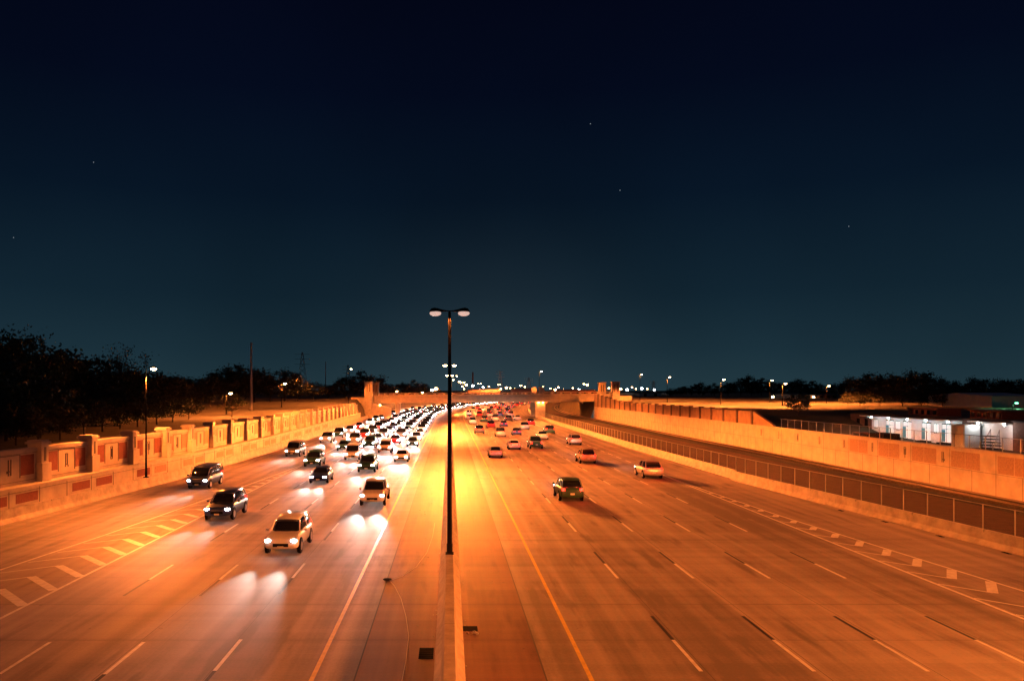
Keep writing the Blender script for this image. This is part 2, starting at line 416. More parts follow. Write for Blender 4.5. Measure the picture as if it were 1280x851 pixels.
while y < 260: sl.rbox(fW, -4.1, -1.55, y, y+.24, .14, .30); y += .62
r_ = sl.build('sleepers', M['bark']); r_.parent = t; r_.matrix_parent_inverse = Matrix.Translation((-43.7, -60, -.16))

# ---------------------------------------------------------------- barriers and walls
def under(o, t):
    o.parent = t; o.matrix_parent_inverse = Matrix.Translation(-Vector(t.location)); return o
JER = lambda s: [(s*-.0, 0), (s*.02, .08), (s*.20, .33), (s*.27, .92), (s*.47, .92), (s*.55, 0)]
def barrier(name, fn, side, y0, y1, label, off=0):
    prof = [(o+off, z-.02) for o, z in JER(side)]
    t = empty(name, (fn((y0+y1)/2)+off, (y0+y1)/2, 0), label=label, cat='barrier', group='concrete road barriers')
    g = MB().strip(fn, prof, [y for y in [y0]+[q for q in YS if y0 < q < y1]+[y1]], closed=True, caps=True); y = y0+3
    while y < min(y1, 260): g.rbox(fn, off+side*.262-.012*side if side > 0 else off+side*.274, off+side*.48 if side > 0 else off+side*.262+.0, y, y+.03, .30, .915, mi=1); y += 6.1
    under(g.build('barrier_body', [M['concrete'], M['joint']]), t); return t
barrier('concrete_barrier', fL, -1, 5, 1400, 'low concrete barrier at the foot of the panelled left wall')
barrier('concrete_barrier', fR, 1, 5, 77, 'low concrete barrier below the near part of the right chain-link fence', 0)
barrier('concrete_barrier', fR, 1, 78, 1400, 'low concrete barrier curving past the bridge pier on the right', .55)
# median barrier: wide base with a flat top and sloping sides
t = empty('median_barrier', (0, 200, 0), label='concrete median barrier running down the middle of the motorway', cat='barrier')
mp_ = [(-.50, .0), (-.46, .08), (-.27, .33), (-.17, .98), (.17, .98), (.27, .33), (.46, .08), (.50, 0)]
g = MB().strip(fC, mp_, YS, closed=True); y = 8
while y < 200: g.strip(fC, [(-.175, .975), (-.175, .985), (.175, .985), (.175, .975)], [y, y+.03], mi=1); y += 6.1
under(g.build('barrier_body', [M['concrete'], M['joint']]), t)

# ranch-style glyphs cast into the wall panels: drawn in (u along the wall, v up)
def ring(u0, u1, v0, v1, w=.09): return [(u0, u0+w, v0, v1), (u1-w, u1, v0, v1), (u0+w, u1-w, v1-w, v1), (u0+w, u1-w, v0, v0+w)]
GLYPHS = [
    [(-.22, -.10, -.8, .8), (.14, .26, -.8, .8), (-.42, -.30, -.55, -.3), (-.30, .14, -.42, -.32)],
    ring(-.22, .22, -.75, .75),
    ring(-.28, .28, -.4, .8)+[(-.05, .05, -1.0, .5)],
    ring(-.22, .22, -.6, .7)+[(-.30, -.22, -.8, -.6), (.22, .30, -.8, -.6)],
    [(-.06, .06, -.7, .8)], ring(-.2, .2, -.7, .8)+[(-.2, .2, 0, .09)],
    [(-.2, -.09, -.8, .8), (-.09, .3, -.8, -.68)],
    ring(-.24, .24, -.8, .8)+[(-.05, .05, -.5, .5)]]
def glyph(fn, off, side, yc, zc, k, t, sc_=1.0, mat='wall_dark'):
    g = MB()
    for u0, u1, v0, v1 in GLYPHS[k % len(GLYPHS)]:
        a, b = sorted((off, off+side*.035))
        g.rbox(fn, a, b, yc+u0*sc_, yc+u1*sc_, zc+v0*sc_, zc+v1*sc_)
    under(g.build('cast_emblem', M[mat]), t)

# left wall: lower planter tier with red panels, upper wall with pilasters
t = empty('retaining_wall', (-29, 100, 0), label='tall cream concrete wall with capped pilasters and red panels on the left', cat='wall')
WY = [5]+[q for q in YS if 5 < q < 236]+[236]
topz = lambda y: 4.68 if y < 205 else 4.68-(min(y, 236)-205)*.012
under(MB().strip(fL, [(-1.15, 0), (-1.15, 1.92), (-2.0, 1.92), (-2.0, 0)], WY, closed=True, caps=True).build('lower_tier', M['wall']), t)
under(MB().strip(fL, [(-1.07, 1.92), (-1.07, 2.12), (-2.05, 2.12), (-2.05, 1.92)], WY, closed=True, caps=True).build('tier_coping', M['wall']), t)
under(MB().strip(fL, [(-2.05, 0), (-2.05, 4.45), (-2.6, 4.45), (-2.6, 0)], WY, closed=True, caps=True).build('upper_wall', M['wall']), t)
under(MB().strip(fL, [(-1.97, 4.45), (-1.97, 4.72), (-2.68, 4.72), (-2.68, 4.45)], WY, closed=True, caps=True).build('wall_coping', M['wall']), t)
pil_y = [58.3-7*k for k in range(6, 0, -1)]+[58.3+6.75*k for k in range(26)]
gro = MB(); kk = 0
pm = []
for i, y in enumerate(pil_y):
    p = MB(); p.rbox(fL, -2.06, -1.52, y-.58, y+.58, 2.12, 3.5); p.rbox(fL, -2.06, -1.66, y-.44, y+.44, 3.5, 4.95)
    p = under(p.build('pilaster', M['wall'], bevel=.03), t)
    c = MB(); c.rbox(fL, -2.85, -1.55, y-.6, y+.6, 4.95, 5.12); c.rbox(fL, -2.75, -1.65, y-.5, y+.5, 5.12, 5.24)
    c.rbox(fL, -2.75, -2.06, y-.44, y+.44, 4.725, 4.95)
    cap = c.build('pilaster_cap', M['wall'], bevel=.03); cap.parent = p
    s = MB().rbox(fL, -1.66, -1.64, y-.12, y+.12, 3.65, 4.7)
    s = s.build('pilaster_slot', M['wall_dark']); s.parent = p
    if i+1 < len(pil_y):
        a, b = y+.7, pil_y[i+1]-.7; L_ = b-a; n0 = a+L_*.30; n1 = b-L_*.30
        near = y < 150
        if near: mats_red = [(a+.05, n0-.12), (n1+.12, b-.05)]
        else: mats_red = [(a+.1, b-.1)]
        for (p0, p1) in mats_red:
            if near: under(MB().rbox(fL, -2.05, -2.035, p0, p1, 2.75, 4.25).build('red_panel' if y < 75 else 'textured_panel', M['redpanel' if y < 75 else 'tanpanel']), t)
        if near:
            fr = MB()
            for z0, z1, u0, u1 in ((2.6, 4.32, n0-.06, n0), (2.6, 4.32, n1, n1+.06)): fr.rbox(fL, -2.05, -2.03, u0, u1, z0, z1)
            fr.rbox(fL, -2.05, -2.03, n0, n1, 4.27, 4.32)
            under(fr.build('panel_groove', M['wall_dark']), t)
            gro.rbox(fL, -2.05, -2.02, a-.2, b+.2, 2.35, 2.375)
            glyph(fL, -2.05, 1, (n0+n1)/2, 3.45, [1, 3, 7, 2, 0, 1, 2, 7, 5, 4, 6, 1][(i+7) % 12] if i != 5 else 0, t, .72)
        else:
            gro.rbox(fL, -2.05, -2.03, a+1.2, a+1.24, 2.4, 4.3); gro.rbox(fL, -2.05, -2.03, b-1.2, b-1.16, 2.4, 4.3)
            if y < 200: glyph(fL, -2.05, 1, (a+b)/2, 3.4, i % 8, t, .6)
for z in (1.74,): gro.strip(fL, [(-1.15, z), (-1.135, z), (-1.135, z+.025), (-1.15, z+.025)], WY, closed=True)
gro.strip(fL, [(-2.05, 4.36), (-2.03, 4.36), (-2.03, 4.385), (-2.05, 4.385)], WY, closed=True)
y = 20; k = 0
while y < 170:
    if k % 3 != 2:
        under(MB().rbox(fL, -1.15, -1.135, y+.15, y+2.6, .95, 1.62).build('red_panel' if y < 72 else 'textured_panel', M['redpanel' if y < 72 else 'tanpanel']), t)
    gro.rbox(fL, -1.15, -1.13, y+2.8, y+2.83, 0, 1.9); y += 3.4; k += 1
under(gro.build('groove', M['wall_dark']), t)

# right wall along the railway
t = empty('retaining_wall', (46.5, 100, 0), label='long plain concrete retaining wall with small emblems beside the railway on the right', cat='wall')
WR = [20]+[q for q in YS if 20 < q < 246]+[246]
under(MB().strip(fW, [(0, -.05), (0, 3.62), (.5, 3.62), (.5, -.05)], WR, closed=True, caps=True).build('wall_body', M['wall']), t)
under(MB().strip(fW, [(-.06, 3.62), (-.06, 3.80), (.56, 3.80), (.56, 3.62)], WR, closed=True, caps=True).build('wall_coping', M['wall']), t)
g = MB(); y = 29.0; k = 0
while y < 235:
    g.rbox(fW, -.015, 0, y, y+.03, 0, 3.6)
    g.rbox(fW, -.015, 0, y+3.0, y+3.03, 0, 1.9)
    for (a, b) in ((2.0, 3.85), (3.95, 5.8)):
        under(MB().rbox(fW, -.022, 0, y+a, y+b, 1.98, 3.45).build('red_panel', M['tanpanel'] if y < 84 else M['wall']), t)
    if 66 < y < 118: glyph(fW, 0, -1, y+1.0, 2.75, [5, 3, 1, 7, 6, 5, 4, 0, 2][k % 9], t, .62)
    y += 6.0; k += 1
g.strip(fW, [(0, 1.86), (-.012, 1.86), (-.012, 1.885), (0, 1.885)], WR, closed=True)
under(g.build('groove', M['wall_dark']), t)
# upper right wall with posts, climbing to the bridge
t = empty('pilaster_wall', (47, 170, 3.8), label='upper orange wall of bays and dark posts rising towards the bridge on the right', cat='wall')
UY = rng(117, 205, 8)+[246]
w_ = MB()
for a, b in zip(UY, UY[1:]): w_.rbox(fW, .05, .45, a, b, 3.805, 5.8, z1b=5.8 if b < 210 else 8.0)
w_.rbox(fW, .05, .45, 110, 117, 3.805, 4.0, z1b=5.8)
under(w_.build('wall_bays', M['tanwall']), t)
y = 117.5
while y < 243:
    zt = 5.95 if y < 205 else 5.95+(y-205)*.053
    p = MB().rbox(fW, -.12, .55, y-.25, y+.25, 3.805, zt).rbox(fW, -.17, .6, y-.32, y+.32, zt, zt+.12)
    under(p.build('pilaster', M['darkpil']), t); y += 6.1

# fences
def fence(name, fn, off, y0, y1, z0, z1, st, label, cat_group):
    t = empty(name, (fn((y0+y1)/2)+off, (y0+y1)/2, z0), label=label, cat='fence', group=cat_group)
    y = y0
    while y <= y1:
        under(MB().tube((fn(y)+off, y, z0), (fn(y)+off, y, z1+.03), .04, n=8).build('post', M['steel']), t); y += st
    ys = rng(y0, y1, st); r = MB()
    for a, b in zip(ys, ys[1:]): r.tube((fn(a)+off, a, z1), (fn(b)+off, b, z1), .028, n=6, cap=False)
    under(r.build('top_rail', M['steel']), t)
    vs = []; uv = []; fs = []
    for i, y in enumerate(ys): vs += [(fn(y)+off+.04, y, z0), (fn(y)+off+.04, y, z1)]; uv += [(y+.001, z0), (y+.001, z1)]
    for i in range(len(ys)-1): fs.append((2*i, 2*i+1, 2*i+3, 2*i+2))
    under(MB().add(vs, fs, 0, uv).build('chain_link_mesh', M['chain']), t)
fence('chain_link_fence', fR, 1.9, 30, 244, -.02, 2.05, 2.4, 'chain-link fence with pale posts behind the right road barrier', 'chain-link fences')
fence('chain_link_fence', fW, .25, 40, 108, 3.80, 5.0, 2.05, 'short chain-link fence on top of the right retaining wall', 'chain-link fences')

# ---------------------------------------------------------------- lamp posts
def cobra(mb_shell, mb_lens, s):
    # teardrop head along +x*s from the pole top, local coords, z=0 is the arm
    st = [(.0, .03, .03), (.18, .05, .05), (.38, .10, .09), (.58, .16, .15), (.75, .19, .18), (.90, .16, .14), (.98, .04, .03)]
    n = 10; vs = []
    for x, w, h in st:
        for j in range(n):
            a = 2*math.pi*j/n; zz = math.sin(a)*h; 
            if zz < 0: zz *= .35
            vs.append((s*x, math.cos(a)*w, zz+.02))
    fs = [(i*n+j, i*n+(j+1) % n, (i+1)*n+(j+1) % n, (i+1)*n+j) for i in range(len(st)-1) for j in range(n)]
    fs += [tuple(range(n)), tuple((len(st)-1)*n+j for j in range(n))]
    mb_shell.add(vs, fs)
    mb_lens.ball((s*.70, 0, -.085), .29, .20, .14, 12, 6)
def street_lamp(name, loc, h, heads, label, lens='sod', power=LAMP_W, group=None, rz=0, r=.09, color=SODIUM, arm=0., spot=168, tilt=0):
    t = empty(name, loc, rz, label=label, cat='street lamp', group=group)
    MB().tube((0, 0, 0), (0, 0, h), r*1.25, r*.7, 10).build('pole', M['darksteel'], t, True)
    MB().box(-.2, .2, -.2, .2, 0, .06).tube((0, 0, .06), (0, 0, .5), r*1.5, r*1.5, 10).build('pole_base', M['darksteel'], t)
    for s in heads:
        sh, le = MB(), MB(); cobra(sh, le, s)
        if arm: sh.v = [(x+s*arm, y, z) for x, y, z in sh.v]; le.v = [(x+s*arm, y, z) for x, y, z in le.v]; sh.tube((0, 0, 0), (s*arm, 0, .03), .03, n=6)
        hd = sh.build('lamp_head', M['darksteel'], t, True); hd.location = (0, 0, h)
        ln = le.build('lens', M[lens], hd, True)
        if power:
            lamp_light('SPOT', 'lamp_light', (s*(.70+arm), 0, h-.18), power, color, t, spot, .25, .12, rot=(0, -s*R(tilt), 0), bat=2.3)
    return t
MG = 'twin-headed lamp posts on the median'
street_lamp('median_lamp_post', (0, 37.6, .98), 11.9, (-1, 1), 'nearest tall dark twin-headed lamp post, barely lit, on the median barrier', 'sodlow', 350, MG, r=.10)
names = {116: 'second lamp post on the median, twin heads glowing bright over both carriageways', 195: 'third lamp post on the median, its glowing heads just below the second pair',
         274: 'fourth lamp post on the median, its lamps almost touching the third pair'}
for Y in (116, 195, 274, 353, 432, 511, 590):
    street_lamp('median_lamp_post', (xc(Y), Y, .98), 11.9, (-1, 1), names.get(Y, 'small far lamp post on the median beyond the bridge'), 'sod', LAMP_W*1.25, MG)
street_lamp('street_lamp', (fL(71.3)-.38, 71.3, .9), 10.2, (1,), 'single bright street lamp on the barrier in front of the left wall', 'sod', LAMP_W*1.1, 'roadside street lamps', r=.07, spot=148, tilt=22)
for Y in (150, 225): street_lamp('street_lamp', (fL(Y)-3.4, Y, 4.9), (10.5 if Y == 225 else 5.0), (1,), {150: 'low glowing lamp beside the small tree behind the left wall', 225: 'glowing lamp just left of the pillars at the left end of the bridge'}[Y], 'sod', LAMP_W*.5, 'roadside street lamps', r=.07) if Y == 225 else None
# lamps outside the picture on the right roadside
for Y in (36, 8): street_lamp('street_lamp', (fR(Y)+.8, Y, 0), 11, (-1,), 'street lamp on the right roadside outside the picture', 'sod', LAMP_W*.5, 'roadside street lamps', r=.07)
street_lamp('street_lamp', (fL(18)-.4, 18, .9), 10.2, (1,), 'street lamp on the left roadside outside the picture', 'sod', LAMP_W*.10, 'roadside street lamps', r=.07)
# field lamps: photo pixel of the lamp, depth, ground height
FL = [(352, 479, 160, 5.6, 'left field lamp between the utility pole and the bridge'), (283, 491, 128, 5.1, 'low lamp shining through the small tree on the left field'),
      (800, 468, 300, 5.6, 'lamp on the right field nearest the bridge pillars'), (834, 471, 225, 5.7, 'second lamp right of the bridge pillars on the right field'),
      (901, 474, 182, 5.7, 'lone lamp in the middle of the right field'), (962, 475, 218, 5.8, 'taller lamp of the close pair on the right field'),
      (978, 479, 172, 5.7, 'lower lamp of the close pair on the right field'), (1033, 482, 205, 5.7, 'lamp beside the long warehouse beyond the right field'),
      (1235, 497, 190, 5.6, 'dim orange lamp above the roof of the white loading building')]
for x, y, Y, zg, lb in FL:
    p = at(x, y, Y); street_lamp('field_lamp', (p.x, Y, zg-.1), p.z-zg+.1, (1,), lb, 'sod', LAMP_W*(.9 if x > 700 else .28)*(.05 if x > 1200 else 1), 'lamps on the fields', r=.08, spot=168)
p = at(674, 464, 262)
street_lamp('bridge_lamp', (p.x, 262, 7.2), p.z-7.2, (1,), 'lamp on a tall pole above the middle pier of the bridge', 'sod', LAMP_W*.7, 'lamps on the fields', r=.08)

# ---------------------------------------------------------------- bridge
BZ = lambda x: 7.25+(x+27)/82*.55
t = empty('overpass_bridge', (0, 250, 0), label='low concrete road bridge crossing the motorway with square pillars at its ends', cat='bridge')
def bpart(mb, name, m, par=None, **kw):
    o = mb.build(name, M[m], **kw); p = par or t
    o.parent = p
    if not par: o.matrix_parent_inverse = Matrix.Translation(-Vector(t.location))
    return o
def slab(mb, x0, x1, y0, y1, zo0, zo1, n=8):
    for i in range(n):
        a = x0+(x1-x0)*i/n; b = x0+(x1-x0)*(i+1)/n
        mb.hexa([(a, y0, BZ(a)+zo0), (b, y0, BZ(b)+zo0), (b, y1, BZ(b)+zo0), (a, y1, BZ(a)+zo0), (a, y0, BZ(a)+zo1), (b, y0, BZ(b)+zo1), (b, y1, BZ(b)+zo1), (a, y1, BZ(a)+zo1)])
bpart((lambda m: (slab(m, -25, 53.5, 251.2, 270.8, -2.35, -.55), m)[1])(MB()), 'girders', 'wall')
bpart((lambda m: (slab(m, -25, 53.5, 250.5, 271.5, -.55, -.25), m)[1])(MB()), 'deck', 'concrete')
for y0 in (250.6, 271.0):
    m = MB(); slab(m, -25, 53.5, y0, y0+.4, -.25, .15)
    slab(m, -25, 53.5, y0-.03, y0+.43, .60, .80); bpart(m, 'parapet', 'wall')
    m = MB(); x = -24.5
    while x < 53:
        m.box(x, x+.5, y0, y0+.4, BZ(x)+.15, BZ(x)+.62); x += 3.2
    bpart(m, 'parapet_posts', 'wall')
for x0 in (-26.5, 54.3):
    for y0 in (249.6, 271.6):
        m = MB().box(x0-1.25, x0+1.25, y0-.3, y0+1.6, -.05, 11.6).box(x0-1.4, x0+1.4, y0-.45, y0+1.75, 11.6, 11.95)
        p = bpart(m, 'pillar', 'concrete', bevel=.05)
        m = MB()
        for dx in (-.55, .25): m.box(x0+dx, x0+dx+.3, y0-.33, y0-.3, 8.6, 11.0)
        bpart(m, 'pillar_slot', 'wall_dark', p)
for y0 in (252.3, 268.7):     # middle pier
    m = MB(); 
    for dx in (-1.3, -.45, .4): m.box(30+dx, 30+dx+.62, y0-.3, y0+1.1, -.05, 4.9)
    m.box(28.4, 31.6, y0-.15, y0+.95, -.05, 4.7); m.box(27.9, 32.1, y0-.5, y0+1.3, 4.9, 5.28)
    bpart(m, 'pier', 'wall', bevel=.03)
    m = MB().box(29.2, 31.0, y0-2.4 if y0 < 260 else y0+2.7, y0-1.4 if y0 < 260 else y0+3.6, 7.9, 10.2)
    bpart(m, 'pier_pillar', 'concrete', bevel=.04)
for x in (0, -17.5):
    m = MB()
    for y0 in (254, 266): m.tube((x, y0, 0), (x, y0, 4.6), .5, n=12)
    m.box(x-.7, x+.7, 253, 267, 4.6, 5.0); bpart(m, 'pier', 'wall')
# abutments with stepped wing walls
for x, sgn in ((-26.5, -1), (54.3, 1)):
    a, b = sorted((x+sgn*.2, x+sgn*6)); bpart(MB().box(a, b, 251.8, 270.0, -.05, BZ(x)-.6), 'abutment', 'wall')
m = MB(); m.hexa([(-25.2, 244, 0), (-19.5, 252, 0), (-19.2, 251.8, 0), (-24.9, 243.8, 0), (-25.2, 244, 5.0), (-19.5, 252, 3.2), (-19.2, 251.8, 3.2), (-24.9, 243.8, 5.0)])
bpart(m, 'wing_wall', 'wall')
m = MB(); m.hexa([(46.6, 246, 0), (54, 251, 0), (54, 251.4, 0), (46.6, 246.4, 0), (46.6, 246, 4.6), (54, 251, 7.0), (54, 251.4, 7.0), (46.6, 246.4, 4.6)])
m.rbox(lambda y: 46.8+xc(y), 0, .5, 272, 330, 0, 5.6, z1b=4.2)
bpart(m, 'wing_wall', 'wall')
def wall_lamp(loc, lb, mat='sod', pw=900, col=SODIUM, size=.16, group='small lamps under the bridge'):
    t = empty('wall_lamp', loc, label=lb, cat='lamp', group=group)
    MB().box(-.14, .14, -.02, .12, -.1, .16).build('housing', M['darksteel'], t, bevel=.01)
    MB().ball((0, -.06, -.03), size, size*.7, size*.7, 8, 5).build('lens', M[mat], t, True)
    if pw: lamp_light('POINT', 'lamp_light', (0, -.25, -.15), pw, col, t, radius=.1)
    return t
for i, dx in enumerate((-1.0, 0, 1.0)):
    p = at(472, 506, 247.8); wall_lamp((p.x+dx*.9, 247.2, p.z), 'small lamp in the row of three on the left wing wall under the bridge', pw=350)
for dx in (-.7, .7): wall_lamp((30+dx, 251.7, 5.1), 'small lamp at the top of the bridge pier on the right', pw=500)

# ---------------------------------------------------------------- building on the right
BX = 62.0
yb = lambda px: F*BX/(px-HX)
t = empty('loading_building', (BX, 98, 2.2), label='low flat-roofed brick building with a floodlit white loading front behind the right wall', cat='building')
def part(mb, name, m, par=None, **kw):
    o = mb.build(name, M[m] if isinstance(m, str) else m, **kw); o.parent = par or t
    if not par: o.matrix_parent_inverse = Matrix.Translation(-Vector(t.location))
    return o
Y0, Y1 = 68, yb(1063)
part(MB().box(BX, BX+16, Y0, yb(1266), 2.0, 5.5).box(BX+.6, BX+16, yb(1266), yb(1212), 2.0, 5.5).box(BX, BX+16, yb(1212), yb(1203), 2.0, 5.5).box(BX+.15, BX+16, yb(1203), yb(1088), 2.0, 5.5).box(BX, BX+16, yb(1088), Y1, 2.0, 5.5), 'wall', 'brick')
part(MB().box(BX-.25, BX+16.2, Y0-.2, Y1+.2, 5.5, 5.68), 'roof', 'roofm')
part(MB().box(BX+.1, BX+.147, yb(1201), yb(1089), 2.2, 5.25), 'white_wall', 'whitewall')
part(MB().box(BX+.5, BX+.597, yb(1265), yb(1213), 2.2, 5.3), 'white_wall', 'whitewall')
c_ = part(MB().box(BX-1.5, BX+.1, yb(1203), yb(1087), 5.26, 5.38), 'canopy', 'whitewall')
part(MB().box(BX-.6, BX+.5, yb(1264), yb(1215), 5.28, 5.40), 'canopy', 'whitewall')
for px in (1112, 1133.6, 1157.5, 1183):
    yc_ = yb(px); h_ = .78
    d = part(MB().box(BX+.05, BX+.098, yc_-h_, yc_+h_, 2.55, 4.75), 'door', 'lit')
    part(MB().box(BX+.02, BX+.05, yc_+h_*.35, yc_+h_*1.25, 2.6, 4.1), 'teal_shutter', 'teal', d)
    part(MB().box(BX, BX+.095, yc_-h_-.1, yc_+h_+.1, 4.75, 4.86).box(BX+.03, BX+.06, yc_-.03, yc_+.03, 2.55, 4.75).box(BX+.03, BX+.06, yc_-h_, yc_+h_, 4.15, 4.2), 'door_frame', 'black', d)
    part(MB().box(BX-.7, BX+.09, yc_-1.0, yc_+.9, 2.2, 2.5), 'dock_step', 'black')
for px in (1122, 1170, 1094.5, 1083, 1073):
    yc_ = yb(px); lit = px in (1094.5, 1122, 1170)
    x_ = BX+.05 if px > 1088 else BX-.04
    w = part(MB().box(x_, x_+.045, yc_-.4, yc_+.4, 3.6, 4.75), 'window', 'lit' if lit else 'glassd')
    part(MB().box(x_-.03, x_, yc_-.46, yc_+.46, 4.75, 4.82).box(x_-.03, x_, yc_-.46, yc_+.46, 3.53, 3.6).box(x_-.02, x_, yc_-.02, yc_+.02, 3.6, 4.75), 'window_frame', 'black', w)
for a, b in ((1158, 1122), (1236, 1197)):
    p = part(MB().box(BX+1.5, BX+4.5, yb(a), yb(b), 5.68, 6.55).box(BX+1.3, BX+4.7, yb(a)-.2, yb(b)+.2, 6.55, 6.65), 'roof_monitor', 'brickred')
    m = MB(); n_ = 5
    for i in range(n_):
        q = yb(a)+(yb(b)-yb(a))*(i+.5)/n_; m.box(BX+1.46, BX+1.5, q-.3, q+.3, 5.85, 6.4)
    part(m, 'monitor_windows', 'glassd', p)
for px in (1101, 1123, 1147, 1171, 1199.5):
    wl = wall_lamp((BX-1.3, yb(px), 5.18), 'white floodlight under the canopy of the loading building', 'whitel', 85, (.66, .95, 1.0), .15, 'floodlights under the canopy')
    wl.rotation_euler = (0, 0, R(-90))
for px in (1229, 1262):
    wl = wall_lamp((BX-.5, yb(px), 5.2), 'white floodlight over the stair bay of the loading building', 'whitel', 70, (1, .98, .92), .13, 'floodlights over the stair bay')
    wl.rotation_euler = (0, 0, R(-90))
# ladder-stair in the bay
t2 = empty('loading_stairs', (BX-.5, yb(1245), 2.2), label='grey metal steps with handrails in the lit stair bay of the building', cat='stairs')
st_ = MB()
for i in range(5): st_.box(-.6, .5, -1.0+i*.1, 1.0-i*.1, .35*i+.2, .35*i+.26)
st_.build('treads', M['darksteel'], t2)
for s in (-1, 1):
    MB().tube((-.6, s*1.0, 0), (.4, s*.7, 2.4), .04, n=6).tube((-.6, s*1.0, .9), (-.6, s*1.0, 0), .04, n=6).tube((.4, s*.7, 2.4), (.4, s*.7, .1), .04, n=6).build('handrail', M['steel'], t2)
t2 = empty('storage_container', (BX-.95, yb(1219)+.3, 2.2), label='pale ribbed steel container standing left of the lit stair bay', cat='container')
m = MB().box(-.9, .9, -1.2, 1.2, .1, 2.7)
for i in range(9): m.box(-.96, -.9, -1.1+i*.26, -1.0+i*.26, .2, 2.6)
m.build('container_body', M['whitewall'], t2)
MB().box(-.92, .92, -1.22, 1.22, 2.7, 2.8).build('container_lid', M['steel'], t2)

# warehouse and sheds across the fields
def shed(x0, x1, ytop, Y, zg, mat, label, depth=18, roofmat='roofm', nd=2, gable=.6):
    a = (x0-HX)*Y/F; b = (x1-HX)*Y/F; zt = H-(ytop-HY)*Y/F
    if b < a: a, b = b, a
    t = empty('warehouse', ((a+b)/2, Y, zg), label=label, cat='building'); L_ = (b-a)/2; h = zt-zg
    MB().box(-L_, L_, 0, depth, -.3, h-gable).build('wall', M[mat], t)
    MB().add([(-L_-.2, -.3, h-gable), (L_+.2, -.3, h-gable), (L_+.2, depth+.3, h-gable), (-L_-.2, depth+.3, h-gable), (-L_-.2, depth/2, h), (L_+.2, depth/2, h)],
             [(0, 1, 5, 4), (2, 3, 4, 5), (0, 4, 3), (1, 2, 5), (3, 2, 1, 0)]).build('roof', M[roofmat], t)
    for i in range(nd):
        c = -L_+(i+.5)*2*L_/nd; MB().box(c-.8, c+.8, -.04, 0, 0, min(2.2, h-gable-.2)).build('door', M['black'], t)
    return t
shed(986, 1006, 491, 330, 5.4, 'whitewall', 'small white shed beyond the right field', 14)
shed(1006.5, 1047, 492, 325, 5.4, 'brick', 'long low tan warehouse beside the small white shed', 14, nd=5)
shed(800, 826, 490, 420, 5.5, 'whitewall', 'low pale canopy building behind the lamps beside the bridge', 12)
shed(1240, 1300, 491, 150, 2.6, 'whitewall', 'white-roofed building behind the loading building at the right edge', 20, 'whitewall')
shed(340, 366, 489.5, 420, 6.6, 'brick', 'dark low building among the trees on the left', 12)
shed(585, 625, 486, 520, 5.8, 'brick', 'low dark building above the middle of the bridge', 14)
shed(640, 668, 485, 560, 5.8, 'brickred', 'red brick building above the bridge left of the middle pier', 14)
shed(690, 745, 486.5, 640, 5.8, 'brickred', 'long brick building above the bridge right of the middle pier', 14, nd=6)
p = at(976, 500, 250)
wl = wall_lamp((at(966, 496, 322).x, 322, at(966, 496, 322).z), 'low warm lamp left of the small white shed', pw=900, group=None, size=.5)
wl = wall_lamp((at(1017, 496, 324.5).x, 324.5, at(1017, 496, 324.5).z), 'low warm lamp on the front of the tan warehouse', pw=1500, group=None, size=.4)
p = at(1266, 503, 140); street_lamp('security_lamp', (p.x, 140, 4.0), p.z-4, (1,), 'green glowing lamp beyond the building at the right edge', 'greenl', 500, None, color=(.3, 1, .5))
p = at(1207, 502, 160); street_lamp('security_lamp', (p.x, 160, 4.4), p.z-4.4, (1,), 'small yellowish lamp above the roof monitor at the right', 'sodfar', 200, None)
p = at(1061, 496, 240); street_lamp('security_lamp', (p.x, 240, 5), p.z-5, (1,), 'tiny orange lamp among the dark trees on the right', 'sodfar', 150, None)

p = at(737, 499, 330); street_lamp('security_lamp', (p.x, 330, 3.2), p.z-3.2, (1,), 'low white floodlight seen under the right end of the bridge', 'whitel', 9000, None, color=(.85, .95, 1))
p = at(705, 500, 420); street_lamp('security_lamp', (p.x, 420, 0), p.z, (1,), 'white lamp beside the curve seen under the bridge', 'whitel', 9000, None, color=(.85, .95, 1))
# ---------------------------------------------------------------- far city lights
CL = [(591, 482, 'w'), (597, 488, 'w'), (607, 487, 'p'), (604, 484, 'w'), (611, 483, 's'), (626, 486, 's'), (633, 484.5, 's'), (638, 485, 's'), (643, 485.5, 's'), (652, 486, 's'),
      (648, 487, 's'), (665, 487, 's'), (669, 486.5, 's'), (679, 483.5, 's'), (688, 485.5, 's'), (694, 487, 's'), (698, 484, 's'), (704, 487, 's'), (712, 488, 's'), (723.5, 487, 'w'),
      (730, 480, 's'), (734, 481, 's'), (737, 487.5, 's'), (743, 487, 's'), (749, 482, 's'), (749, 488, 's'), (761, 485, 's'), (776, 486, 's'), (784, 487, 'w'), (795, 486, 's'), (802, 485.5, 'w'),
      (809, 486, 's'), (540, 487.5, 'w'), (545, 486, 's'), (528, 491, 's'), (496, 489, 's'), (583, 481, 's'), (578, 483, 's'), (571, 470, 's'), (574, 477, 's'), (616, 487.5, 'p'), (600, 486.5, 'p'), (818, 487, 'w'),
      (580, 486, 's'), (587, 487.5, 's'), (621, 488, 's'), (656, 483.5, 's'), (716, 485, 's'), (756, 488, 'w'), (790, 484, 's')]
proto = None
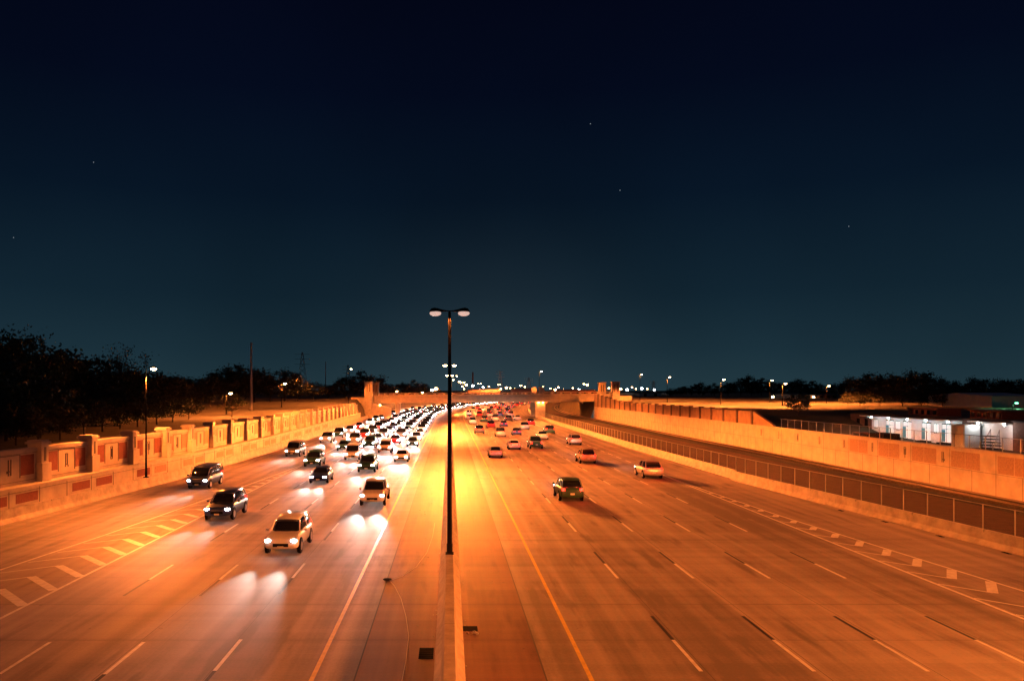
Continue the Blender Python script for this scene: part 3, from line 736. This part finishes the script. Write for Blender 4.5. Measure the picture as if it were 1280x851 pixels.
for i, (x, y, c) in enumerate(CL):
    Y = 560+(i*53) % 260; big = 1.5 if x in (723.5, 784) else (1.05 if i % 3 == 0 else .72); 
    if x < 560: Y = 380
    p = at(x, y, Y); zg = 5.6 if p.z > 8 else 5.0; h = p.z-zg
    t = empty('distant_lamp_post', (p.x, Y, zg), label={'s': 'tiny orange lamp on the skyline above the bridge', 'w': 'tiny white lamp on the skyline above the bridge', 'p': 'tiny pink lamp on the skyline above the bridge'}[c],
              cat='street lamp', group='distant '+{'s': 'orange', 'w': 'white', 'p': 'pink'}[c]+' city lights')
    if big == 1.5: t['label'] = 'brightest white floodlight above the bridge, '+('left' if x < 760 else 'right')+' of the right end pillars'; del t['group']
    MB().tube((0, 0, 0), (0, 0, h), .12, n=6).build('pole', M['darksteel'], t)
    MB().ball((0, -.1, h), .85*big, .5, .6*big, 8, 6).build('lamp_globe', M[{'s': 'sodfar', 'w': 'whitel', 'p': 'pinkl'}[c]], t, True)
    if i % 3 == 0 or big == 1.5: lamp_light('POINT', 'lamp_light', (0, -1, h-.8), 2500*big, {'s': SODIUM, 'w': (.85, .93, 1), 'p': (1, .4, .5)}[c], t, radius=.4)

# pylons, utility pole, masts
def pylon(x, ytop, Y, zg, label, w=3.0, mat='steel'):
    p = at(x, ytop, Y); h = p.z-zg; t = empty('pylon', (p.x, Y, zg), label=label, cat='pylon', group='lattice pylons on the skyline')
    m = MB(); r = .10*max(1, Y/400)
    for sx in (-1, 1):
        for sy in (-1, 1): m.tube((sx*w, sy*w, -.5), (sx*.3, sy*.3, h), r, n=4)
    k = 8
    for i in range(k):
        a, b = i/k, (i+1)/k; wa = w+(.3-w)*a; wb = w+(.3-w)*b
        for sy in (-1, 1):
            m.tube((-wa, sy*wa, h*a), (wb, sy*wb, h*b), r*.7, n=4); m.tube((wa, sy*wa, h*a), (-wb, sy*wb, h*b), r*.7, n=4)
    m.build('lattice_mast', M[mat], t)
    m = MB()
    for z in (.72, .84, .95): m.tube((-w*1.4, 0, h*z), (w*1.4, 0, h*z), r, n=4)
    m.build('cross_arms', M[mat], t)
pylon(625, 463, 700, 5.6, 'lattice pylon with cross arms above the middle of the bridge'); pylon(661, 472, 820, 5.6, 'shorter lattice pylon just left of the middle bridge pier')
pylon(378, 440, 420, 6.4, 'faint tall pylon rising over the left trees'); pylon(435, 456, 620, 6.4, 'faint small pylon behind the left lamp by the bridge')
pylon(817, 476, 760, 5.6, 'small pylon behind the lamps right of the bridge', 2.5)
def mast(name, x, ytop, Y, zg, r, label, mat='bark', bars=False):
    p = at(x, ytop, Y); h = p.z-zg; t = empty(name, (p.x, Y, zg), label=label, cat='pole')
    MB().tube((0, 0, -.3), (0, 0, h), r, r*.7, 8).build('shaft', M[mat], t)
    m = MB().box(-.25, .25, -.25, .25, -.1, .3); m.build('footing', M['concrete'], t)
mast('utility_pole', 314, 428, 150, 5.4, .28, 'tall dark bare pole standing on the left field', 'steel')
mast('radio_mast', 407, 452, 380, 6.4, .25, 'thin mast above the left trees', 'steel')
mast('chimney', 591, 465, 700, 5.6, .9, 'reddish chimney above the bridge right of the median lamps', 'brickred')
mast('utility_pole', 1047, 480, 330, 5.6, .25, 'pale pole at the right end of the tan warehouse', 'steel')

# ---------------------------------------------------------------- trees
def make_tree(name, h, w, clumps, leaves, seed, sparse=False, lsize=.3, mat='leaf', loc=(0, 0, 0), label=None, group=None):
    rnd = random.Random(seed); t = empty(name, loc, label=label, cat='tree', group=group)
    tk = MB(); th = h*.32; tk.tube((0, 0, -.5), (0, 0, th), .035*h*.6, .022*h*.6, 8)
    cs = []
    for i in range(clumps):
        while True:
            a = Vector((rnd.uniform(-1, 1), rnd.uniform(-1, 1), rnd.uniform(-1, 1)))
            if .25 < a.length < 1: break
        wob = 1+.22*math.sin(3*math.atan2(a.y, a.x)+seed)+.12*math.sin(7*a.z+seed*2)
        c = Vector((a.x*w*.5*wob, a.y*w*.5*wob, h*.60+a.z*h*.38*(1+.1*math.sin(seed+4*a.x)))); cs.append(c)
    nb = 9 if not sparse else 16
    for i in range(nb):
        c = cs[i*len(cs)//nb]; s0 = Vector((0, 0, th*rnd.uniform(.75, 1)))
        mid = s0.lerp(c, .5)+Vector((rnd.uniform(-.3, .3), rnd.uniform(-.3, .3), .06*h))
        tk.tube(s0, mid, .011*h, .007*h, 6); tk.tube(mid, c, .007*h, .002*h, 5)
        if sparse:
            for q in range(4):
                e = c+Vector((rnd.uniform(-1, 1), rnd.uniform(-1, 1), rnd.uniform(.1, 1)))*w*.13; tk.tube(c, e, .003*h, .001*h, 4)
    tk.tube((0, 0, th*.98), (0, 0, h*.75), .013*h, .004*h, 6)
    tk.build('trunk', M['bark'], t)
    lf = MB(); vs = []; fs = []
    for c in cs:
        cr = w*.13*rnd.uniform(.6, 1.35)
        for q in range(leaves):
            d = Vector((rnd.gauss(0, .5), rnd.gauss(0, .5), rnd.gauss(0, .38)))*cr
            p = c+d; n1 = Vector((rnd.uniform(-1, 1), rnd.uniform(-1, 1), rnd.uniform(-.3, 1))).normalized()
            u = n1.orthogonal().normalized(); u = Matrix.Rotation(rnd.uniform(0, 6.28), 3, n1) @ u; v_ = n1.cross(u)
            s = lsize*rnd.uniform(.6, 1.3); b = len(vs)
            vs += [p-u*s*.5, p+v_*s*.28, p+u*s*.6, p-v_*s*.28]; fs.append((b, b+1, b+2, b+3))
    lf.add(vs, fs); lf.build('crown', M[mat], t)
    return t
def place(src, x, y, z, h0, h, wscale=1, rz=0, label=None):
    o = copy_tree(src); o.location = (x, y, z); s = h/h0; o.scale = (s*wscale, s*wscale, s); o.rotation_euler = (0, 0, rz)
    if label: o['label'] = label
    return o
tg = 'trees behind the left wall'; rg = 'trees beyond the right field'
big = make_tree('leafy_tree', 11, 10.5, 110, 75, 3, lsize=.34, loc=(-46, 82, 4.3), label='large leafy tree lit orange from below at the left edge', group=tg)
bs = make_tree('leafy_tree', 8.2, 7, 55, 60, 12, True, .22, loc=at(152, 488, 100)+Vector((0, 0, -4.8)), label='sparse open-branched tree rising above the others on the left', group=tg)
bs.scale = (1, 1, 1.35)
b3 = make_tree('small_tree', 3.6, 3.6, 26, 45, 21, True, .2, loc=(at(290, 488, 118).x, 118, 4.9), label='small open tree silhouetted against a glowing lamp on the left field', group=tg)
bushy = make_tree('bush', 3.4, 3.8, 30, 80, 33, lsize=.22, mat='leafd', loc=(at(998, 488, 120).x, 120, 5.0), label='round dark bush at the edge of the right field')
bushy.scale = (1.0, 1.0, .95)
far = [make_tree('leafy_tree', 10, 9.5, 60, 46, 40+i, lsize=.55, mat='leafd', loc=(-60-i*7, 120+i*9, 5), label='dark tree in the row behind the left wall', group=tg) for i in range(4)]
index_kids()
LT = [(-30, 430, 78), (22, 426, 90), (62, 434, 96), (90, 462, 95), (112, 462, 110), (135, 450, 118), (170, 462, 120), (188, 458, 135), (208, 470, 130), (228, 472, 140), (246, 470, 150), (262, 466, 165), (280, 459, 185), (298, 457, 190),
      (318, 458, 200), (338, 465, 205), (356, 463, 220), (372, 472, 230), (392, 476, 260), (410, 478, 280), (432, 472, 290), (450, 464, 300), (468, 468, 320), (486, 477, 340), (505, 478, 350), (517, 475, 340), (530, 480, 420), (545, 484, 430), (420, 480, 330), (120, 470, 95), (152, 468, 100), (50, 470, 74), (8, 458, 70), (75, 498, 72), (105, 494, 80), (128, 492, 84), (150, 495, 88), (172, 490, 92), (196, 493, 98), (216, 492, 104), (20, 500, 66), (48, 498, 69), (236, 494, 112)]
for i, (x, y, Y) in enumerate(LT):
    p = at(x, y, Y); zg = 4.4+min(1.4, max(0, (Y-70)/100)); h = (p.z-zg)
    place(far[i % 4], p.x, Y, zg-.2, 10, h*1.02, 1.15+.25*((i*7) % 3)/2, i*1.3, label='lit-edged tree at the far left edge' if x < 0 else 'dark tree in the row behind the left wall')
RT = [(838, 485, 430), (850, 483, 430), (864, 480, 420), (878, 478, 420), (893, 479, 425), (910, 479, 430), (926, 474, 420), (939, 470, 420), (952, 473, 430), (968, 477, 440), (985, 475, 420), (1000, 474, 410), (1015, 476, 400), (1030, 480, 420),
      (1048, 476, 340), (1066, 471, 240), (1084, 467, 230), (1103, 465, 230), (1122, 465, 225), (1141, 464, 220), (1158, 466, 230), (1176, 471, 240), (1196, 474, 230), (1214, 472, 235), (1232, 474, 230), (1252, 472, 240), (1272, 470, 220), (1292, 470, 225),
      (1075, 484, 170), (1100, 482, 165), (1128, 480, 165), (1152, 482, 168), (1178, 484, 165), (1060, 490, 175), (1205, 486, 180), (1240, 484, 200)]
for i, (x, y, Y) in enumerate(RT):
    p = at(x, y, Y); zg = 5.5; h = (p.z-zg)
    o = place(far[(i+1) % 4], p.x, Y, zg-.3, 10, max(2, h*1.03), 1.3 if Y > 300 else 1.15, i*1.7, label='dark tree in the belt beyond the right field' if Y > 300 else 'dark tree behind the loading building on the right')
    o['group'] = rg if Y > 300 else 'trees behind the loading building'
for o in far: o['label'] = 'dark tree in the row behind the left wall'

# ---------------------------------------------------------------- vehicles: standing still with their lamps lit
def loft(stations, ringf):
    vs = []; n = None; fs = []
    for s in stations:
        r = ringf(*s); n = len(r); vs += r
    for i in range(len(stations)-1):
        for j in range(n-1): fs.append((i*n+j, i*n+j+1, (i+1)*n+j+1, (i+1)*n+j))
    fs.append(tuple(range(n))[::-1]); fs.append(tuple((len(stations)-1)*n+j for j in range(n)))
    return vs, fs
def body_ring(y, w, zb, zt):
    pts = [(0, zb), (w*.80, zb), (w*.96, zb+.10), (w, zb+(zt-zb)*.35), (w*.985, zb+(zt-zb)*.70), (w*.92, zt-.05), (w*.80, zt), (0, zt+.025)]
    ring_ = [(x, y, z) for x, z in pts]+[(-x, y, z) for x, z in pts[::-1][1:-1]]+[(0, y, zb)]
    return ring_
def cab_ring(y, w, zb, zt, tw):
    pts = [(0, zb), (w, zb), (w*.99, zb+.05), (tw*1.03, zt-.07), (tw*.93, zt-.01), (0, zt+.02)]
    return [(x, y, z) for x, z in pts]+[(-x, y, z) for x, z in pts[::-1][1:-1]]+[(0, y, zb)]
KINDS = {
 'sedan': dict(L=2.35, W=.90, body=[(-2.35, .70, .38, .58), (-2.25, .82, .26, .70), (-1.9, .88, .22, .78), (-1.0, .90, .20, .92), (-.6, .91, .20, .95), (1.2, .91, .20, .98), (1.7, .89, .22, 1.0), (2.2, .84, .26, .95), (2.35, .74, .38, .80)],
               cab=[(-1.05, .74, .90, .94, .68), (-.35, .78, .92, 1.40, .58), (.1, .80, .92, 1.46, .60), (.9, .80, .93, 1.44, .58), (1.75, .72, .95, 1.02, .62)], roof=(-.33, 1.0, 1.40, 1.45, .56), hl=(.62, .64, -2.27), tl=(.66, .80, 2.31), wb=(-1.45, 1.35), r=.33),
 'suv': dict(L=2.4, W=.97, body=[(-2.4, .80, .42, .75), (-2.3, .91, .32, .92), (-1.9, .95, .28, 1.02), (-1.0, .97, .26, 1.10), (0, .98, .26, 1.12), (1.9, .97, .26, 1.14), (2.3, .94, .32, 1.12), (2.42, .85, .42, 1.0)],
               cab=[(-1.15, .82, 1.06, 1.10, .76), (-.55, .86, 1.08, 1.68, .68), (.1, .87, 1.08, 1.76, .70), (1.8, .87, 1.08, 1.74, .70), (2.28, .84, 1.10, 1.2, .76)], roof=(-.5, 2.0, 1.70, 1.76, .67), hl=(.70, .80, -2.33), tl=(.82, 1.00, 2.36), wb=(-1.5, 1.45), r=.38),
 'pickup': dict(L=2.8, W=.99, body=[(-2.8, .84, .45, .82), (-2.7, .94, .35, .98), (-2.2, .97, .32, 1.06), (-1.2, .99, .30, 1.12), (0, .99, .30, 1.12), (.8, .99, .30, 1.13), (2.6, .98, .34, 1.13), (2.8, .93, .42, 1.08)],
               cab=[(-1.35, .84, 1.08, 1.12, .78), (-.75, .88, 1.1, 1.74, .70), (-.2, .88, 1.1, 1.84, .72), (.7, .88, 1.1, 1.82, .72), (1.0, .86, 1.1, 1.2, .80)], roof=(-.7, .74, 1.76, 1.84, .68), hl=(.74, .84, -2.72), tl=(.88, .96, 2.74), wb=(-1.85, 1.75), r=.40),
 'van': dict(L=2.6, W=.98, body=[(-2.6, .82, .40, .80), (-2.5, .93, .30, .98), (-2.0, .97, .26, 1.10), (-1.3, .98, .24, 1.16), (0, .98, .24, 1.18), (2.3, .98, .26, 1.18), (2.6, .94, .32, 1.16)],
               cab=[(-2.0, .84, 1.1, 1.16, .8), (-1.2, .90, 1.14, 1.85, .78), (-.6, .91, 1.14, 1.97, .80), (2.3, .91, 1.14, 1.95, .80), (2.52, .90, 1.14, 1.3, .84)], roof=(-1.1, 2.3, 1.88, 1.96, .78), hl=(.72, .80, -2.54), tl=(.86, 1.05, 2.56), wb=(-1.6, 1.6), r=.36)}
def make_car(kind, lit=True, full=True):
    K = KINDS[kind]; P = M['car white']
    t = empty('parked_car' if not lit else ('pickup_truck' if kind == 'pickup' else 'van' if kind == 'van' else 'car'), (0, -200, 0))
    b = MB().add(*loft(K['body'], body_ring)).build('body', P, t, True, subd=1); b['painted'] = 1
    MB().add(*loft(K['cab'], cab_ring)).build('windows', M['glassd'], t, True, subd=1)
    y0, y1, z0, z1, w = K['roof']
    c = K['cab']; r = MB(); n = 8
    r.add(*loft([(y0, w, z0-.02, z0+.03), ((y0+y1)/2, w*1.03, z1-.02, z1+.045), (y1, w, z1-.04, z1+.02)], lambda y, w, a, b_: [(0, y, a), (w, y, a-.02), (w*.95, y, b_-.01), (0, y, b_+.01), (-w*.95, y, b_-.01), (-w, y, a-.02), (0, y, a)]))
    for s in (-1, 1):
        f0, f1 = c[0], c[1]; g1, g0 = c[-2], c[-1]
        r.tube((s*f0[1]*.99, f0[0], f0[3]-.02), (s*f1[4]*1.02, f1[0], f1[3]-.05), .035, n=5)
        r.tube((s*g0[1]*.99, g0[0], g0[3]-.04), (s*g1[4]*1.02, g1[0], g1[3]-.05), .04, n=5)
        ym_ = (y0+y1)/2; r.tube((s*.80*K['W']/.9, ym_, f0[2]), (s*w*1.04, ym_, z1-.04), .035, n=5)
    r = r.build('roof', P, t, True); r['painted'] = 1
    W = K['W']
    for s in (-1, 1):
        for yy in K['wb']:
            a = MB().tube((s*(W-.12), yy, K['r']+.02), (s*(W+.006), yy, K['r']+.02), K['r']+.07, n=20).build('wheel_arch', M['black'], t)
            wl = MB().tube((s*(W-.2), yy, K['r']), (s*(W+.02), yy, K['r']), K['r'], n=20).build('wheel', M['rubber'], t)
            m = MB().tube((s*(W), yy, K['r']), (s*(W+.03), yy, K['r']), K['r']*.62, n=16); m.build('rim', M['alu'], wl)
        hx, hz, hy = K['hl']
        h = MB().ball((s*hx, hy+.04, hz), .19, .12, .085, 10, 6).build('headlight', M['head' if lit else 'headoff'], t, True)
        if lit:
            sp = lamp_light('SPOT', 'headlight_beam', (s*hx, hy-.14, hz), BEAM_W, (1, .93, .85), h, 21, 1, .07, (R(86.3), 0, R(180)))
        tx, tz, ty = K['tl']
        tx -= .09; MB().box(s*tx-.11, s*tx+.11, ty-.04, ty+.03, tz-.09, tz+.10).build('tail_light', M['tail' if lit else 'tailoff'], t, bevel=.02)
        if lit: lamp_light('POINT', 'tail_glow', (s*tx, ty+.22, tz), 25, (1, .03, .015), t, radius=.08)
        mr = MB().ball((s*(W+.12), K['cab'][0][0]+.35, K['cab'][0][2]+.10), .11, .07, .08, 8, 5).build('mirror', P, t, True); mr['painted'] = 1
    fy = K['body'][0][0]; bz = K['body'][0][2]
    m = MB().box(-.42, .42, fy-.015, fy+.05, bz+.06, bz+.24)
    m.build('grille', M['black'], t)
    MB().box(-.17, .17, fy-.035, fy-.016, bz-.02, bz+.10).build('number_plate', M['plate'], t)
    ry = K['body'][-1][0]
    MB().box(-.17, .17, ry+.005, ry+.022, bz+.16, bz+.30).build('number_plate', M['plate'], t)
    return t
def make_far_car(kind):
    K = KINDS[kind]; t = MB(); t.add(*loft(K['body'], body_ring), 0); t.add(*loft(K['cab'], cab_ring), 1)
    hx, hz, hy = K['hl']; tx, tz, ty = K['tl']
    for s in (-1, 1):
        t.ball((s*hx, hy+.02, hz), .20, .12, .10, 8, 5, 2); t.box(s*(tx-.09)-.12, s*(tx-.09)+.12, ty-.04, ty+.03, tz-.1, tz+.1, 3)
        for yy in K['wb']: t.tube((s*(K['W']-.15), yy, K['r']), (s*(K['W']+.02), yy, K['r']), K['r'], n=12, mi=4)
    o = t.build('car' if kind in ('sedan', 'suv') else 'pickup_truck', [M['car white'], M['glassd'], M['head'], M['tail'], M['rubber']], None, True); o['painted'] = 1
    lamp_light('POINT', 'tail_glow', (0, ty+.25, tz), 50, (1, .03, .015), o, radius=.2)
    lamp_light('SPOT', 'headlight_beam', (0, hy-.15, hz), BEAM_W*3, (1, .93, .85), o, 20, 1, .25, (R(86.3), 0, R(180)))
    return o
protos = {k: make_car(k) for k in ('sedan', 'suv', 'pickup', 'van')}
fars = {k: make_far_car(k) for k in ('sedan', 'suv', 'pickup')}
parked = make_car('van', lit=False)
index_kids()
kn = {'sedan': 'saloon car', 'suv': 'tall estate car', 'pickup': 'pickup truck', 'van': 'passenger van'}
ordn = ['nearest', 'second', 'third', 'fourth', 'fifth', 'sixth', 'seventh', 'eighth', 'ninth', 'tenth']
LANES = [  # label, direction, offset function, near positions, far start/step
 ('left lane beside the median', -1, lambda y: -6.0, [62, 98, 124], 138, 12),
 ('second left lane from the median', -1, lambda y: -9.25, [44, 86, 112], 130, 11.5),
 ('third left lane from the median', -1, lambda y: -12.65, [76, 101, 122], 134, 11.5),
 ('fourth left lane from the median', -1, lambda y: -16.1, [55, 92, 116], 130, 11.5),
 ('left ramp lane beside the wall', -1, lambda y: interp([(30, -26.6), (50, -24.4), (78, -22.6), (110, -21.3), (300, -21.2)], y), [72, 106], 133, 17),
 ('right lane beside the median', 1, lambda y: 6.2, [104], 160, 36),
 ('second right lane from the median', 1, lambda y: 9.9, [64, 118], 150, 33),
 ('third right lane from the median', 1, lambda y: 13.5, [120], 155, 31),
 ('fourth right lane from the median', 1, lambda y: 17.2, [96], 142, 35),
 ('fifth right lane from the median', 1, lambda y: 20.8, [80, 128], 160, 27),
]
rc = random.Random(11); first = set(); cols = list(PAINTS)
for ln, d, fo, near, f0, fst in LANES:
    for i, y in enumerate(near):
        k = rc.choice(['sedan', 'suv', 'suv', 'pickup', 'sedan', 'van']); col = rc.choice(cols)
        if k in first: c = copy_tree(protos[k], None, M['car '+col])
        else:
            first.add(k); c = protos[k]; col = 'white'
        c.location = (fo(y)+xc(y)+rc.uniform(-.15, .15), y, .012); c.rotation_euler = (0, 0, 0 if d < 0 else math.pi)
        lamps = 'headlights' if d < 0 else 'tail lights'
        tag(c, f'{col} {kn[k]} with lit {lamps}, {ordn[i]} in {ln}'.replace('from the median', 'from median'), 'van' if k == 'van' else 'truck' if k == 'pickup' else 'car', ('oncoming' if d < 0 else 'departing')+' vehicles with their lamps lit')
    y = f0
    while y < (700 if d < 0 else 640):
        k = rc.choice(['sedan', 'suv', 'pickup']); col = rc.choice(cols)
        if ('f', k) in first: c = copy_tree(fars[k], None, M['car '+col])
        else: first.add(('f', k)); c = fars[k]
        x = fo(y)+xc(y); c.location = (x, y, .012); sl_ = math.atan((xc(y+1)-xc(y-1))/2)
        c.rotation_euler = (0, 0, -sl_+(0 if d < 0 else math.pi))
        tag(c, f'far vehicle, {"headlights" if d < 0 else "tail lights"} glowing, in the {ln}', 'car', 'far vehicles in the '+ln)
        y += fst*rc.uniform(.75, 1.3)*(1+y/1200)
for k in protos:
    if k not in first: protos[k].location = (-9.25, 31-12, .012)
p = at(1087, 543, 91)
parked.location = (p.x, 91, 2.0); parked.rotation_euler = (0, 0, 0)
tag(parked, 'parked rust-coloured van behind the wall in front of the loading building', 'van')
for c in kids.get(parked.name, []):
    if c.get('painted'): c.material_slots[0].link = 'OBJECT'; c.material_slots[0].material = M['rust']
t2 = empty('utility_trailer', (at(1108, 545, 86).x, 86.5, 2.3), label='dark covered trailer standing right of the parked rust-coloured van', cat='trailer')
MB().box(-.9, .9, -1.6, 1.6, .5, 1.9).build('trailer_box', M['black'], t2, bevel=.04)
for s in (-1, 1): MB().tube((s*.9, 0, .35), (s*1.0, 0, .35), .35, n=16).build('wheel', M['rubber'], t2)
MB().box(-.05, .05, -2.6, -1.6, .5, .6).build('drawbar', M['steel'], t2)

# ---------------------------------------------------------------- small things on the road
def grate(x, y, label, w=.5, l=1.1):
    t = empty('drain_grate', (x, y, .006), label=label, cat='drain', group='storm drains')
    MB().box(-w/2, w/2, -l/2, l/2, 0, .006).build('pit', M['black'], t)
    m = MB()
    for i in range(6): m.box(-w/2, w/2, -l/2+i*l/6+.02, -l/2+i*l/6+.07, .006, .016)
    m.build('bars', M['black'], t)
grate(-.80, 26.2, 'drain grate against the left foot of the median barrier')
grate(.78, 28.9, 'dark drain opening against the right foot of the median barrier', .55, .6)
for px, py in ((1051, 638), (1106, 652), (1175, 670), (1258, 691)):
    Y = F*H/(py-HY); grate((px-HX)*Y/F, Y, 'small dark drain at the foot of the right barrier', .22, .6)
t = empty('paper_litter', (.86, 28.25, .01), label='crumpled pale litter on the drain right of the median', cat='litter')
rl = random.Random(5)
for i in range(5):
    x, y = rl.uniform(-.22, .22), rl.uniform(-.12, .12)
    b = MB().ball((x, y, .05), .07, .06, .05, 6, 4)
    b.v = [(a+rl.uniform(-.02, .02), c+rl.uniform(-.02, .02), max(0, z+rl.uniform(-.02, .02))) for a, c, z in b.v]; b.build('scrap', M['cable' if i % 2 else 'plate'], t)
pts = [(-1.0, 52), (-1.05, 47), (-1.25, 42.5), (-1.7, 39), (-2.3, 37), (-2.85, 36.2), (-2.55, 35.2), (-2.1, 33), (-1.75, 30.5), (-1.5, 28), (-1.45, 25.5), (-1.5, 22)]
m = MB()
for a, b in zip(pts, pts[1:]): m.tube((*a, .022), (*b, .022), .012, n=5)
tag(m.build('loose_cable', M['cable']), 'thin pale cable snaking along the left shoulder beside the median', 'cable')
t = MB().ball((-2.95, 36.3, .05), .22, .12, .06, 7, 4); t.v = [(a+rl.uniform(-.03, .03), b+rl.uniform(-.03, .03), z) for a, b, z in t.v]
tag(t.build('tyre_scrap', M['rubber']), 'dark scrap of rubber where the cable bends on the left shoulder', 'debris')
sm = MB()
for i in range(70):
    s_ = rl.choice((-1, 1)); x = s_*rl.uniform(.55, 2.6) if rl.random() < .6 else s_*rl.uniform(.52, .62); y = rl.uniform(24, 75)
    sm.ball((x, y, .02), rl.uniform(.01, .04), rl.uniform(.01, .04), .018, 5, 3)
tag(sm.build('gravel_bits', M['concrete']), 'small bits of grit scattered along the median shoulders', 'grit', kind='stuff')

# stars
for i, (x, y) in enumerate(((738, 155), (17, 297), (117, 203), (775, 238), (1061, 283))):
    p = at(x, y, 9000); o = MB().ball((0, 0, 0), 5, 5, 5, 6, 4).build('star', M['star']); o.location = p
    tag(o, ['brightest star, high right of the centre of the sky', 'star low at the left edge of the sky', 'faint star high at the left of the sky', 'faint star below the brightest star', 'faint star at the right of the sky'][i], 'star')
for o in list(bpy.data.objects):        # prototypes that found no place
    if o.location.y < -150 and o.parent is None:
        for c in kids.get(o.name, []):
            for g in kids.get(c.name, []): bpy.data.objects.remove(g)
            bpy.data.objects.remove(c)
        bpy.data.objects.remove(o)
